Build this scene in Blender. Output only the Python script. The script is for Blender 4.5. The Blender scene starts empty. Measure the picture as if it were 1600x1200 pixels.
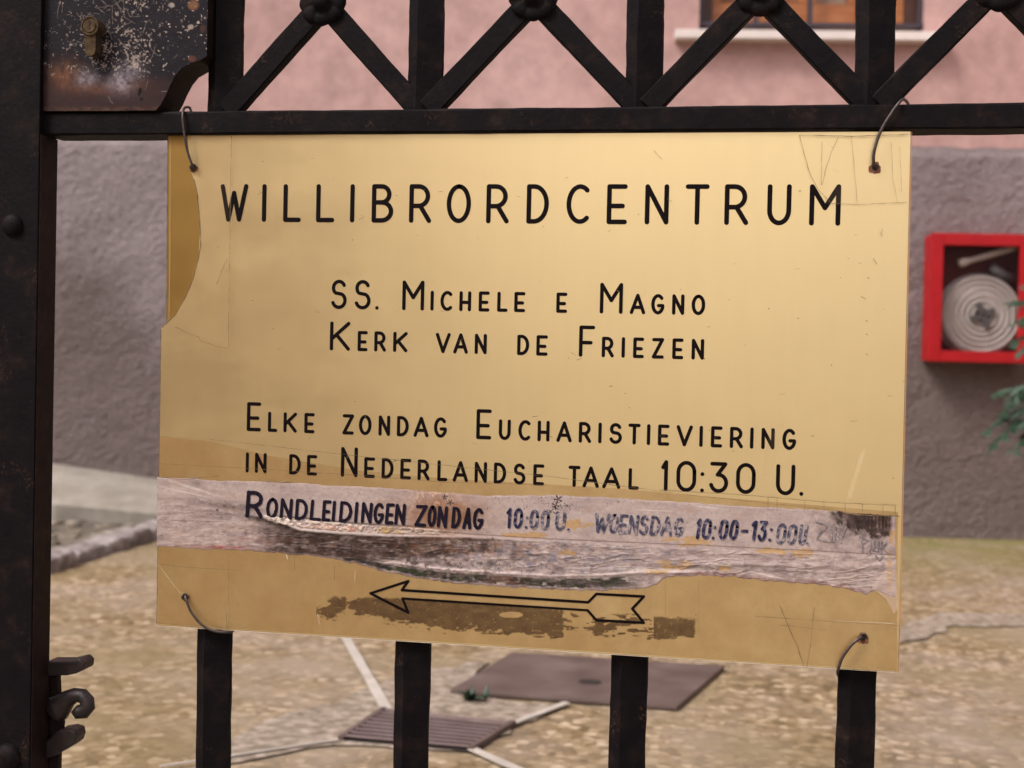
import bpy, math, random
import numpy as np
from mathutils import Vector
from mathutils.geometry import tessellate_polygon
PI = math.pi
random.seed(7)
sc = bpy.context.scene
col = sc.collection

# ---------------------------------------------------------------- camera
F = 2000.0                      # focal length in photo pixels (photo 1600 wide)
CAM = Vector((0.1698, -1.0059, 0.675))
SZ = 0.6496                     # height of the sign's centre above the courtyard
YAW, PITCH, ROLL = 0.168997, -0.019173, 0.0230
fw = Vector((-math.sin(YAW) * math.cos(PITCH), math.cos(YAW) * math.cos(PITCH), math.sin(PITCH)))
rt = Vector((math.cos(YAW), math.sin(YAW), 0))
up = rt.cross(fw)
rt2 = rt * math.cos(ROLL) + up * math.sin(ROLL)
up2 = -rt * math.sin(ROLL) + up * math.cos(ROLL)
cd = bpy.data.cameras.new('camera')
cam = bpy.data.objects.new('camera', cd)
col.objects.link(cam)
from mathutils import Matrix
M = Matrix((rt2, up2, -fw)).transposed().to_4x4()
M.translation = CAM
cam.matrix_world = M
cd.sensor_width = 36
cd.lens = 36 * F / 1600
cd.clip_start = 0.02
cd.clip_end = 500
cd.dof.use_dof = True
cd.dof.focus_distance = 1.03
cd.dof.aperture_fstop = 8.8
sc.camera = cam

# ---------------------------------------------------------------- world, sun, exposure
world = bpy.data.worlds.new('World')
sc.world = world
world.use_nodes = True
wn = world.node_tree
wn.nodes.clear()
SUN_DIR = Vector((0.62, 0.62, -1.05)).normalized()      # the way the light travels
SUN_EL = math.asin(-SUN_DIR.z)
SUN_AZ = math.atan2(-SUN_DIR.x, -SUN_DIR.y)
sky = wn.nodes.new('ShaderNodeTexSky')
sky.sky_type = 'NISHITA'
sky.sun_disc = False
sky.sun_elevation = SUN_EL
sky.sun_rotation = SUN_AZ
sky.air_density = 1.0
sky.dust_density = 4.0
hs = wn.nodes.new('ShaderNodeHueSaturation')
hs.inputs['Saturation'].default_value = 0.22
tint = wn.nodes.new('ShaderNodeMix'); tint.data_type = 'RGBA'; tint.blend_type = 'MULTIPLY'
tint.inputs[0].default_value = 1.0
tint.inputs[7].default_value = (1.06, 0.98, 1.0, 1)
bg = wn.nodes.new('ShaderNodeBackground')
bg.inputs[1].default_value = 0.13
wo = wn.nodes.new('ShaderNodeOutputWorld')
wn.links.new(sky.outputs[0], hs.inputs['Color'])
wn.links.new(hs.outputs[0], tint.inputs[6])
wn.links.new(tint.outputs[2], bg.inputs[0])
wn.links.new(bg.outputs[0], wo.inputs[0])
sl = bpy.data.lights.new('sun', 'SUN')
sl.energy = 1.5
sl.angle = math.radians(16)
sl.color = (1.0, 0.95, 0.88)
so = bpy.data.objects.new('sun', sl)
col.objects.link(so)
so.rotation_euler = SUN_DIR.to_track_quat('-Z', 'Y').to_euler()
sc.view_settings.view_transform = 'Standard'
sc.view_settings.look = 'None'
sc.view_settings.exposure = 0.68
sc.view_settings.gamma = 1
sc.view_settings.use_curve_mapping = False
sc.render.engine = 'CYCLES'
sc.cycles.max_bounces = 6
sc.cycles.use_denoising = True

# ---------------------------------------------------------------- helpers
def ray(px, py):
    return (fw * F + rt2 * (px - 800) - up2 * (py - 600)).normalized()
def hit(px, py, p, n):
    d = ray(px, py)
    return CAM + d * ((p - CAM).dot(n) / d.dot(n))
def at(px, py, Y=0.0):                      # a point on a plane parallel to the gate
    return hit(px, py, Vector((0, Y, 0)), Vector((0, 1, 0)))
def gr(px, py, Z=0.0):                      # a point on a level surface
    return hit(px, py, Vector((0, 0, Z)), Vector((0, 0, 1)))
WANG = math.radians(6.8)
WDIR = Vector((math.cos(WANG), math.sin(WANG), 0))
WN = Vector((-math.sin(WANG), math.cos(WANG), 0))      # away from the gate
WP = CAM + ray(1500, 600) * 5.45
def wl(px, py, off=0.0):                    # (along, Z) on the church wall (off = towards the camera)
    q = hit(px, py, WP - WN * off, WN)
    return (q - WP).dot(WDIR), q.z
def W(a, z, off=0.0):
    q = WP + WDIR * a - WN * off
    return Vector((q.x, q.y, z))

def tag(o, label=None, cat=None, group=None, kind=None):
    if label: o['label'] = label
    if cat: o['category'] = cat
    if group: o['group'] = group
    if kind: o['kind'] = kind
    return o
def empty(name, loc, label, cat, group=None):
    o = bpy.data.objects.new(name, None)
    o.empty_display_size = 0.05
    o.location = loc
    col.objects.link(o)
    return tag(o, label, cat, group)

def link(name, me, mat, parent=None, smooth=False):
    if mat is not None:
        me.materials.clear()
        me.materials.append(mat)
    if smooth:
        me.shade_smooth()
    o = bpy.data.objects.new(name, me)
    col.objects.link(o)
    if parent is not None:
        o.parent = parent
        o.matrix_parent_inverse = Matrix.Translation(-PLOC(parent))
    return o
def PLOC(p):
    v = Vector(p.location)
    return v

class MB:
    def __init__(s): s.v = []; s.f = []
    def add(s, vs, fs):
        b = len(s.v)
        s.v += [tuple(v) for v in vs]
        s.f += [tuple(i + b for i in f) for f in fs]
        return s
    def prism(s, pts, fn, y0, y1):
        """outline pts (2D) mapped by fn(p, depth) and extruded from y0 (front) to y1"""
        n = len(pts)
        area = sum(pts[i][0] * pts[(i + 1) % n][1] - pts[(i + 1) % n][0] * pts[i][1] for i in range(n))
        if area < 0: pts = pts[::-1]
        tri = tessellate_polygon([[Vector((p[0], p[1], 0)) for p in pts]])
        vs = [fn(p, y0) for p in pts] + [fn(p, y1) for p in pts]
        fs = [t for t in tri] + [(t[2] + n, t[1] + n, t[0] + n) for t in tri]
        fs += [(i, (i + 1) % n, (i + 1) % n + n, i + n) for i in range(n)]
        return s.add(vs, fs)
    def box(s, a, b, fn=lambda x, y, z: (x, y, z)):
        vs = [fn(x, y, z) for x in (a[0], b[0]) for y in (a[1], b[1]) for z in (a[2], b[2])]
        return s.add(vs, [(0, 1, 3, 2), (4, 6, 7, 5), (0, 4, 5, 1), (2, 3, 7, 6), (0, 2, 6, 4), (1, 5, 7, 3)])
    def tube(s, pts, r, n=8, flat=1.0):
        pts = [Vector(p) for p in pts]
        m = len(pts)
        rr = r if isinstance(r, (list, tuple)) else [r] * m
        t0 = (pts[1] - pts[0]).normalized()
        nn = t0.orthogonal().normalized()
        vs = []
        for i, p in enumerate(pts):
            t = (pts[min(i + 1, m - 1)] - pts[max(i - 1, 0)]).normalized()
            nn = (nn - t * nn.dot(t)).normalized()
            b = t.cross(nn)
            for k in range(n):
                a = 2 * PI * k / n
                vs.append(p + (nn * math.cos(a) + b * math.sin(a)) * rr[i])
        fs = []
        for i in range(m - 1):
            for k in range(n):
                fs.append((i * n + k, i * n + (k + 1) % n, (i + 1) * n + (k + 1) % n, (i + 1) * n + k))
        fs.append(tuple(range(n))[::-1]); fs.append(tuple((m - 1) * n + k for k in range(n)))
        return s.add(vs, fs)
    def dome(s, c, r, h, n=20, m=6, ax=(Vector((1, 0, 0)), Vector((0, 0, 1)), Vector((0, -1, 0)))):
        c = Vector(c); vs = []; fs = []
        for j in range(m):
            a = (PI / 2) * j / m
            for k in range(n):
                t = 2 * PI * k / n
                vs.append(c + ax[0] * (r * math.cos(a) * math.cos(t)) + ax[1] * (r * math.cos(a) * math.sin(t)) + ax[2] * (h * math.sin(a)))
        vs.append(c + ax[2] * h)
        for j in range(m - 1):
            for k in range(n):
                fs.append((j * n + k, j * n + (k + 1) % n, (j + 1) * n + (k + 1) % n, (j + 1) * n + k))
        for k in range(n):
            fs.append(((m - 1) * n + k, (m - 1) * n + (k + 1) % n, m * n))
        return s.add(vs, fs)
    def build(s, name, mat, parent=None, smooth=False, bevel=0):
        me = bpy.data.meshes.new(name)
        me.from_pydata(s.v, [], s.f)
        me.validate(); me.update()
        import bmesh
        bm = bmesh.new(); bm.from_mesh(me)
        bmesh.ops.recalc_face_normals(bm, faces=bm.faces)
        if bevel:
            ed = [e for e in bm.edges if len(e.link_faces) == 2 and e.calc_face_angle(0) > 0.5]
            bmesh.ops.bevel(bm, geom=ed, offset=bevel, segments=2, profile=0.6, affect='EDGES')
        bm.to_mesh(me); bm.free()
        return link(name, me, mat, parent, smooth)

# numpy value noise, for grids whose stains and relief have a shape of their own
def vnoise(x, y, seed):
    xi = np.floor(x).astype(np.int64); yi = np.floor(y).astype(np.int64)
    xf = x - xi; yf = y - yi
    xf = xf * xf * (3 - 2 * xf); yf = yf * yf * (3 - 2 * yf)
    def h(a, b):
        n = (a * 374761393 + b * 668265263 + seed * 974711) & 0x7fffffff
        n = ((n ^ (n >> 13)) * 1274126177) & 0x7fffffff
        return ((n ^ (n >> 16)) & 0xffff) / 65535.0
    return (h(xi, yi) * (1 - xf) + h(xi + 1, yi) * xf) * (1 - yf) + (h(xi, yi + 1) * (1 - xf) + h(xi + 1, yi + 1) * xf) * yf
def fbm(x, y, seed, o=4):
    s = 0; a = 0.5; t = 0
    for i in range(o):
        s = s + a * vnoise(x * 2 ** i, y * 2 ** i, seed + i * 17); t += a; a *= 0.55
    return s / t
def ss(a, b, x):
    t = np.clip((x - a) / (b - a), 0, 1)
    return t * t * (3 - 2 * t)
def lin(r, g, b, k=1.0):
    f = lambda c: (c / 255 / 12.92 if c / 255 <= .04045 else ((c / 255 + .055) / 1.055) ** 2.4) * k
    return np.array([f(r), f(g), f(b)])
def gridmesh(name, P, mask_cells, colors, mat, parent, smooth=True):
    """P (r,c,3) points, mask_cells (r-1,c-1) bool, colors (r,c,3) or None"""
    r, c, _ = P.shape
    idx = np.arange(r * c).reshape(r, c)
    q = np.stack([idx[:-1, :-1], idx[:-1, 1:], idx[1:, 1:], idx[1:, :-1]], -1)[mask_cells]
    used = np.unique(q); remap = -np.ones(r * c, np.int64); remap[used] = np.arange(len(used))
    q = remap[q]
    me = bpy.data.meshes.new(name)
    me.vertices.add(len(used)); me.vertices.foreach_set('co', P.reshape(-1, 3)[used].astype(np.float32).ravel())
    me.loops.add(q.size); me.loops.foreach_set('vertex_index', q.ravel().astype(np.int32))
    me.polygons.add(len(q))
    me.polygons.foreach_set('loop_start', np.arange(0, q.size, 4, dtype=np.int32))
    me.update(calc_edges=True)
    if colors is not None:
        a = me.color_attributes.new('Col', 'FLOAT_COLOR', 'POINT')
        cc = np.ones((len(used), 4), np.float32); cc[:, :3] = colors.reshape(-1, 3)[used]
        a.data.foreach_set('color', cc.ravel())
    return link(name, me, mat, parent, smooth)
def at_np(px, py, Y):
    d = (np.array(fw)[None] * F + np.array(rt2)[None] * (px.ravel()[:, None] - 800) - np.array(up2)[None] * (py.ravel()[:, None] - 600))
    t = (Y - CAM.y) / d[:, 1]
    return (np.array(CAM)[None] + d * t[:, None]).reshape(px.shape + (3,))

# ---------------------------------------------------------------- materials
def material(name):
    m = bpy.data.materials.new(name); m.use_nodes = True
    nt = m.node_tree
    return m, nt, nt.nodes['Principled BSDF']
def node(nt, t, **kw):
    n = nt.nodes.new(t)
    for k, v in kw.items():
        if k in n.inputs: n.inputs[k].default_value = v
        else: setattr(n, k, v)
    return n
def ramp(nt, fac, stops):
    r = nt.nodes.new('ShaderNodeValToRGB')
    e = r.color_ramp.elements
    while len(e) < len(stops): e.new(0.5)
    for i, (p, c) in enumerate(stops):
        e[i].position = p; e[i].color = tuple(c)[:3] + (1,)
    nt.links.new(fac, r.inputs[0])
    return r.outputs[0]
def coords(nt, scale=(1, 1, 1)):
    t = nt.nodes.new('ShaderNodeNewGeometry'); mp = nt.nodes.new('ShaderNodeMapping')
    mp.inputs['Scale'].default_value = scale
    nt.links.new(t.outputs['Position'], mp.inputs[0])
    return mp.outputs[0]
def noise(nt, co, scale, detail=4, rough=0.6):
    n = node(nt, 'ShaderNodeTexNoise', Scale=scale, Detail=detail, Roughness=rough)
    nt.links.new(co, n.inputs['Vector'])
    return n.outputs[0]
def mixc(nt, fac, a, b, mode='MIX'):
    m = nt.nodes.new('ShaderNodeMix'); m.data_type = 'RGBA'; m.blend_type = mode
    for s, v in ((0, fac), (6, a), (7, b)):
        if hasattr(v, 'is_linked') or isinstance(v, bpy.types.NodeSocket): nt.links.new(v, m.inputs[s])
        else: m.inputs[s].default_value = v if s == 0 else tuple(v)[:3] + (1,)
    return m.outputs[2]
def bump(nt, bs, h, strength, dist):
    b = node(nt, 'ShaderNodeBump', Strength=strength, Distance=dist)
    nt.links.new(h, b.inputs['Height'])
    nt.links.new(b.outputs[0], bs.inputs['Normal'])
    return b
def noisy(name, stops, scale, rough=0.7, bs_=0.3, bd=0.002, bscale=None, metallic=0.0, spec=0.5, detail=6, mscale=(1, 1, 1)):
    m, nt, b = material(name)
    co = coords(nt, mscale)
    nt.links.new(ramp(nt, noise(nt, co, scale, detail), stops), b.inputs['Base Color'])
    bump(nt, b, noise(nt, co, bscale or scale * 3, 5), bs_, bd)
    b.inputs['Roughness'].default_value = rough
    b.inputs['Metallic'].default_value = metallic
    b.inputs['Specular IOR Level'].default_value = spec
    return m
def plain(name, c, rough=0.5, metallic=0.0, spec=0.5):
    return noisy(name, [(0.3, [x * .88 for x in c]), (0.7, [min(1, x * 1.1) for x in c])], 60, rough, 0.1, 0.0005, None, metallic, spec)

M_IRON = noisy('black_iron_paint', [(0.3, (.0040, .0030, .0040)), (0.52, (.0062, .0044, .0050)), (0.62, (.010, .0066, .0062)), (0.8, (.030, .018, .013))], 48, 0.62, 0.55, 0.0009, 240, 0, 0.08)
def rusty(m, at_=.60):
    nt = m.node_tree; b = nt.nodes['Principled BSDF']; old = b.inputs['Base Color'].links[0].from_socket
    co = coords(nt)
    f1 = ramp(nt, noise(nt, co, 22, 6, .75), [(at_ - .05, (0, 0, 0)), (at_ + .10, (1, 1, 1))])
    f2 = ramp(nt, noise(nt, co, 420, 3, .6), [(.50, (0, 0, 0)), (.62, (.9, .9, .9))])
    c = mixc(nt, mixc(nt, 1.0, f1, f2, 'MULTIPLY'), old, (.055, .030, .018))
    f3 = ramp(nt, noise(nt, co, 150, 5, .8), [(.66, (0, 0, 0)), (.70, (.7, .7, .7))])
    c = mixc(nt, f3, c, (.035, .026, .024))
    nt.links.new(c, b.inputs['Base Color'])
rusty(M_IRON)
M_IRONB = noisy('brown_weathered_iron', [(0.3, (.0085, .0045, .0038)), (0.6, (.015, .008, .006)), (0.8, (.035, .02, .013))], 70, 0.65, 0.5, 0.0008, 300, 0, 0.14)
M_IRONR = noisy('paler_brown_iron', [(0.3, (.012, .008, .0075)), (0.55, (.028, .019, .017)), (0.8, (.07, .05, .044))], 60, 0.48, 0.5, 0.0008, 260, 0.1, 0.35)  # browner and paler than the gate iron, for the latch
M_LETTER = plain('engraved_black_paint', (.0055, .0026, .0028), 0.5, 0.0, 0.08)
M_WIRE = noisy('dull_iron_wire', [(0.3, (.03, .02, .018)), (0.7, (.09, .066, .056))], 400, 0.45, 0.3, 0.0003, 900, 0.4)
M_WIREG = plain('brass_coloured_wire', (.55, .38, .14), 0.4, 0.7)

def gold(name, c, rough, metallic=0.9):
    m, nt, b = material(name)
    co = coords(nt)
    n1 = noise(nt, co, 6, 3)
    n2 = noise(nt, co, 900, 2)
    n3 = noise(nt, coords(nt, (1, 1, 0.12)), 90, 3)
    c1 = mixc(nt, n1, [x * .95 for x in c], [min(1, x * 1.04) for x in c])
    c2 = mixc(nt, n3, c1, [x * .93 for x in c])
    sm = ramp(nt, noise(nt, coords(nt, (1, 1, 1.6)), 11, 7, .7), [(.38, (rough - .02,) * 3), (.66, (rough + .03,) * 3)])
    nt.links.new(sm, b.inputs['Roughness'])
    dirt = ramp(nt, noise(nt, coords(nt, (1, 1, .5)), 16, 8, .75), [(.66, (0, 0, 0)), (.82, (.08, .08, .08))])
    c2 = mixc(nt, dirt, c2, [x * .6 for x in c])
    nt.links.new(c2, b.inputs['Base Color'])
    b.inputs['Metallic'].default_value = metallic
    b.inputs['Roughness'].default_value = rough
    b.inputs['Coat Weight'].default_value = 0.6
    b.inputs['Coat Roughness'].default_value = 0.3
    bump(nt, b, n2, 0.05, 0.0003)
    return m
M_GOLD = gold('satin_gold_plate', (.99, .755, .37), 0.33, .92)
M_BRASS = gold('darker_brass_plate', (.50, .30, .075), 0.36)
M_EDGE = plain('amber_plastic_edge', (.42, .22, .09), 0.3)
def film(name, c, alpha, rough):
    m, nt, b = material(name)
    b.inputs['Base Color'].default_value = tuple(c) + (1,)
    b.inputs['Roughness'].default_value = rough
    co = coords(nt, (1, 1, 1))
    r = ramp(nt, noise(nt, co, 28, 5), [(0.3, [alpha * .5] * 3), (0.7, [alpha * 1.4] * 3)])
    nt.links.new(r, b.inputs['Alpha'])
    bump(nt, b, noise(nt, coords(nt, (1, 1, 4)), 40, 4), 0.15, 0.001)
    return m
M_TAPE = film('clear_tape', (.60, .44, .26), 0.03, 0.3)
M_TAPE2 = film('clear_tape_dull', (.34, .20, .07), 0.30, 0.35)
M_TAPEW = film('peeling_tape', (.75, .60, .50), 0.28, 0.2)
M_CRACK = noisy('grimy_crack', [(.35, (.05, .03, .015)), (.6, (.24, .15, .07))], 120, 0.7)
M_CRACKL = plain('pale_scratch', (.50, .42, .30), 0.4)

def painted(name, rough=0.5, spec=0.5, k=1.0, coat=0.0, nsc=500, bd=.0003):
    m, nt, b = material(name)
    a = nt.nodes.new('ShaderNodeAttribute'); a.attribute_name = 'Col'
    co = coords(nt)
    n = noise(nt, co, nsc, 3)
    nt.links.new(mixc(nt, 1.0, a.outputs[0], ramp(nt, n, [(0.3, (.93 * k,) * 3), (0.7, (1.06 * k,) * 3)]), 'MULTIPLY'), b.inputs['Base Color'])
    b.inputs['Roughness'].default_value = rough
    b.inputs['Specular IOR Level'].default_value = spec
    b.inputs['Coat Weight'].default_value = coat
    b.inputs['Coat Roughness'].default_value = 0.25
    bump(nt, b, n, 0.4, bd)
    return m
M_PAPER = painted('weathered_paper_under_tape', 0.5, 0.2, .95, 0.12)
M_LOCK = painted('worn_lock_paint', 0.55, 0.14, .62)
M_GLUE = noisy('brown_tape_glue', [(0.35, (.07, .037, .016)), (0.6, (.105, .058, .026)), (0.72, (.05, .026, .012))], 420, 0.75, 0.6, 0.0006, 500, 0, .12)

_nt = M_GLUE.node_tree; _a = _nt.nodes.new('ShaderNodeAttribute'); _a.attribute_name = 'Col'; _nt.links.new(_a.outputs[0], _nt.nodes['Principled BSDF'].inputs['Alpha'])
# courtyard materials
def stucco(name, stops, sc_, bd, mod=None):
    m, nt, b = material(name)
    co = coords(nt)
    big = noise(nt, co, 1.3, 5)
    c = ramp(nt, big, stops)
    fine = noise(nt, co, sc_, 6, 0.7)
    c = mixc(nt, 0.6, c, ramp(nt, fine, [(0.3, (.60,) * 3), (0.7, (1.28,) * 3)]), 'MULTIPLY')
    if mod:      # shade at the foot of the wall, painted in with a ragged upper edge
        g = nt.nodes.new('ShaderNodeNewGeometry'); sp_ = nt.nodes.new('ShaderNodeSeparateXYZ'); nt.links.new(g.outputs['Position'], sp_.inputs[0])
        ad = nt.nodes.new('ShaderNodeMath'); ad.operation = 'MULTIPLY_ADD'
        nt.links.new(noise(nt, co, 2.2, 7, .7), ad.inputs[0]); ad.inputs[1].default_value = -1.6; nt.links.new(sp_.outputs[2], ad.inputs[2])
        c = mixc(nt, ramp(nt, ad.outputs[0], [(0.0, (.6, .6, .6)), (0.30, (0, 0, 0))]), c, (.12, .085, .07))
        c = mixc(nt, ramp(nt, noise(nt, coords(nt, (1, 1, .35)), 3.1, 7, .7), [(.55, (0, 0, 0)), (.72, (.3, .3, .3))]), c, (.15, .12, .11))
    nt.links.new(c, b.inputs['Base Color'])
    b.inputs['Roughness'].default_value = 0.9
    b.inputs['Specular IOR Level'].default_value = 0.2
    bump(nt, b, fine, 0.8, bd)
    return m
M_PINK = stucco('pink_plaster', [(0.3, (.43, .275, .25)), (0.5, (.47, .305, .28)), (0.7, (.50, .335, .31))], 9, 0.002)
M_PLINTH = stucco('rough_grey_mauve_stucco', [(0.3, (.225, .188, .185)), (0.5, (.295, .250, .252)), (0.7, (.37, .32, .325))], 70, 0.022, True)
def ground_mat():
    m, nt, b = material('exposed_aggregate')
    co = coords(nt)
    v = node(nt, 'ShaderNodeTexVoronoi', Scale=52.0); nt.links.new(co, v.inputs['Vector'])
    vs = nt.nodes.new('ShaderNodeSeparateColor'); nt.links.new(v.outputs['Color'], vs.inputs[0])
    peb = ramp(nt, vs.outputs[0], [(0.0, (.14, .100, .052)), (0.4, (.235, .172, .095)), (0.75, (.31, .235, .14)), (1.0, (.48, .39, .27))])
    joint = ramp(nt, v.outputs['Distance'], [(0.35, (1, 1, 1)), (0.8, (.68, .63, .55))])
    c = mixc(nt, 0.8, peb, joint, 'MULTIPLY')
    big = noise(nt, co, 2.2, 6, 0.65)
    c = mixc(nt, ramp(nt, big, [(0.42, (0, 0, 0)), (0.66, (.8, .8, .8))]), c, (.31, .255, .205))
    big2 = noise(nt, coords(nt, (1.0, 1.6, 1)), 1.4, 5, 0.6)
    c = mixc(nt, ramp(nt, big2, [(0.46, (0, 0, 0)), (0.66, (.7, .7, .7))]), c, (.20, .155, .075))
    # moss creeping out from the foot of the wall
    g = nt.nodes.new('ShaderNodeNewGeometry')
    dp = nt.nodes.new('ShaderNodeVectorMath'); dp.operation = 'DOT_PRODUCT'
    nt.links.new(g.outputs['Position'], dp.inputs[0]); dp.inputs[1].default_value = tuple(WN)
    mr = nt.nodes.new('ShaderNodeMapRange')
    wd = WP.dot(WN)
    mr.inputs['From Min'].default_value = wd - 1.15; mr.inputs['From Max'].default_value = wd - 0.1
    nt.links.new(dp.outputs['Value'], mr.inputs['Value'])
    mm = nt.nodes.new('ShaderNodeMath'); mm.operation = 'MULTIPLY'
    nt.links.new(mr.outputs[0], mm.inputs[0]); nt.links.new(ramp(nt, noise(nt, co, 5, 6, .7), [(0.33, (0, 0, 0)), (0.6, (1, 1, 1))]), mm.inputs[1])
    c = mixc(nt, mm.outputs[0], c, (.17, .16, .05))
    nt.links.new(c, b.inputs['Base Color'])
    b.inputs['Roughness'].default_value = 0.85
    b.inputs['Specular IOR Level'].default_value = 0.25
    bump(nt, b, v.outputs['Distance'], -0.7, 0.006)
    return m
M_GROUND = ground_mat()
XV = Vector((1, 0, 0)); YV = Vector((0, 1, 0))
M_RAMP = noisy('pale_ramp_concrete', [(0.3, (.20, .18, .145)), (0.5, (.27, .245, .205)), (0.7, (.34, .315, .275))], 7, 0.85, 0.4, 0.004, 60)
M_MORTAR = noisy('dark_joint_soil', [(0.3, (.07, .055, .035)), (0.7, (.15, .12, .08))], 14, 0.9, 0.4, 0.004, 60)
M_CONC = noisy('worn_pale_concrete', [(0.34, (.15, .12, .085)), (0.5, (.25, .205, .155)), (0.64, (.38, .32, .26))], 38, 0.85, 0.7, 0.006, 70)
M_STRIPE = noisy('pale_stone_strip', [(0.3, (.36, .33, .285)), (0.7, (.50, .46, .41))], 20, 0.7, 0.3, 0.002)
M_CURB = noisy('grey_curb_stone', [(0.3, (.12, .10, .09)), (0.5, (.23, .20, .19)), (0.68, (.42, .38, .37))], 17, 0.85, 0.8, 0.012, 40)
M_COBBLE = noisy('dark_cobble', [(0.3, (.06, .048, .038)), (0.5, (.13, .11, .08)), (0.75, (.34, .29, .23))], 11, 0.8, 0.4, 0.004)
M_RUST = noisy('rusty_mauve_cast_iron', [(0.3, (.085, .058, .05)), (0.5, (.125, .088, .078)), (0.72, (.185, .145, .13))], 7, 0.6, 0.4, 0.002, 90, 0.2)
M_SLAT = noisy('worn_slat_iron', [(0.3, (.17, .12, .115)), (0.7, (.27, .21, .21))], 20, 0.5, 0.3, 0.001, 90, 0.2)
M_DARKHOLE = plain('drain_dark', (.02, .014, .012), 0.9)
M_STREET = noisy('street_stone', [(0.3, (.20, .17, .135)), (0.7, (.28, .24, .19))], 3, 0.85, 0.4, 0.01, 30)
M_OPP = noisy('ochre_facade', [(0.3, (.24, .12, .045)), (0.7, (.31, .165, .06))], 1.2, 0.9, 0.3, 0.01)
M_RED = noisy('red_enamel', [(0.3, (.33, .006, .010)), (0.7, (.41, .010, .014))], 10, 0.4, 0.1, 0.001, None, 0, .3)
M_REDIN = plain('dark_red_inside', (.09, .012, .014), 0.6, 0, .1)
M_HOSE = noisy('white_canvas_hose', [(0.3, (.33, .29, .265)), (0.7, (.46, .41, .38))], 12, 0.8, 0.3, 0.001)
M_NOZZLE = plain('pale_nozzle', (.42, .36, .32), 0.5)
M_GREYM = plain('grey_metal', (.10, .09, .09), 0.5, 0.5)
M_WOOD = noisy('orange_brown_wood', [(0.3, (.30, .10, .030)), (0.7, (.46, .18, .065))], 8, 0.5, 0.2, 0.001, 30, mscale=(1, 1, 6))
M_WOODL = plain('pale_curtain', (.48, .35, .26), 0.9)
M_WOODD = plain('dark_brown_wood', (.06, .022, .012), 0.5)
M_SILL = noisy('white_marble_sill', [(0.3, (.62, .56, .52)), (0.7, (.76, .70, .66))], 8, 0.5, 0.1, 0.001)
M_GRILLE = plain('dark_grille', (.04, .032, .042), 0.5)
M_LEAF = noisy('dull_green_leaf', [(0.3, (.010, .032, .016)), (0.7, (.024, .068, .036))], 20, 0.5, 0.2, 0.001)
M_STEM = plain('brown_green_stem', (.06, .06, .03), 0.7)
M_LOCKBRASS = noisy('tarnished_brass', [(0.3, (.07, .045, .025)), (0.7, (.18, .125, .07))], 200, 0.32, 0.2, 0.0003, 600, 0.7)
m, nt, b = material('clear_glass')
b.inputs['Specular IOR Level'].default_value = .25
b.inputs['Base Color'].default_value = (.9, .9, .9, 1); b.inputs['Roughness'].default_value = 0.06
b.inputs['Base Color'].default_value = (.1, .1, .1, 1); b.inputs['Alpha'].default_value = 0.03
M_GLASS = m

# ================================================================ SETTING
def sheet(name, pts, Z, mat, thick=0.0, sub=None):
    mb = MB()
    mb.prism([(p.x, p.y) for p in pts], lambda p, d: (p[0], p[1], d), Z, Z - max(thick, 0.002))
    return mb.build(name, mat)
# courtyard ground, one sheet with a gentle unevenness
nx, ny = 260, 160
X, Yg = np.meshgrid(np.linspace(-6, 6, nx), np.linspace(0.10, 7.2, ny))
Zg = (fbm(X * 1.1, Yg * 1.1, 3, 3) - .5) * 0.012
Zg = np.minimum(Zg, 0.0) - 0.0005
o = gridmesh('courtyard_ground', np.stack([X, Yg, Zg], -1), np.ones((ny - 1, nx - 1), bool), None, M_GROUND, None)
tag(o, kind='structure')
tag(sheet('street_ground', [Vector((-60, -80, 0)), Vector((60, -80, 0)), Vector((60, 30, 0)), Vector((-60, 30, 0))], -0.72, M_STREET, 0.05), kind='structure')
mb = MB(); mb.box((-3.0, -0.22, -0.72), (3.0, 0.10, -0.004))
tag(mb.build('threshold_step', M_CONC, bevel=0.01), kind='structure')
mb = MB(); mb.box((-3.0, -0.58, -0.72), (3.0, -0.222, -0.36))
tag(mb.build('threshold_step', M_CONC, bevel=0.01), kind='structure')

# ragged patch of smoother concrete between the drain and the plate
def ragged(pts, amp, n=6):
    out = []
    for i, p in enumerate(pts):
        q = pts[(i + 1) % len(pts)]
        for k in range(n):
            t = k / n
            v = p.lerp(q, t)
            out.append(v + Vector((random.uniform(-amp, amp), random.uniform(-amp, amp), 0)))
    return out
pp = [gr(*p) for p in ((300, 1205), (420, 1128), (560, 1085), (620, 1060), (700, 1045), (760, 1035), (705, 1088), (888, 1106), (800, 1140), (735, 1178), (525, 1166))]
tag(sheet('worn_concrete_patch', ragged(pp, 0.012), 0.004, M_CONC), kind='structure')
pp = [gr(*p) for p in ((1380, 990), (1470, 958), (1700, 962), (1720, 984), (1500, 978), (1400, 1008))]
tag(sheet('worn_concrete_path', ragged(pp, 0.02), 0.004, M_CONC), kind='structure')
def stripe(a, b, w, z=0.006):
    a = gr(*a); b = gr(*b)
    t = (b - a).normalized(); n = Vector((-t.y, t.x, 0)) * w / 2
    m_ = 14; L = []; R = []
    for i in range(m_ + 1):
        p = a.lerp(b, i / m_); j = random.uniform(-.0015, .0015)
        L.append(p + n * (1 + j * 60)); R.append(p - n * (1 + random.uniform(-.1, .1)))
    return L + R[::-1]
for a, b_, w in (((500, 930), (604, 1113), .021), ((737, 1176), (840, 1222), .018), ((802, 1135), (886, 1103), .015), ((250, 1204), (528, 1162), .006)):
    tag(sheet('stone_strip', stripe(a, b_, w), 0.008, M_STRIPE), kind='structure')

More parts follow.
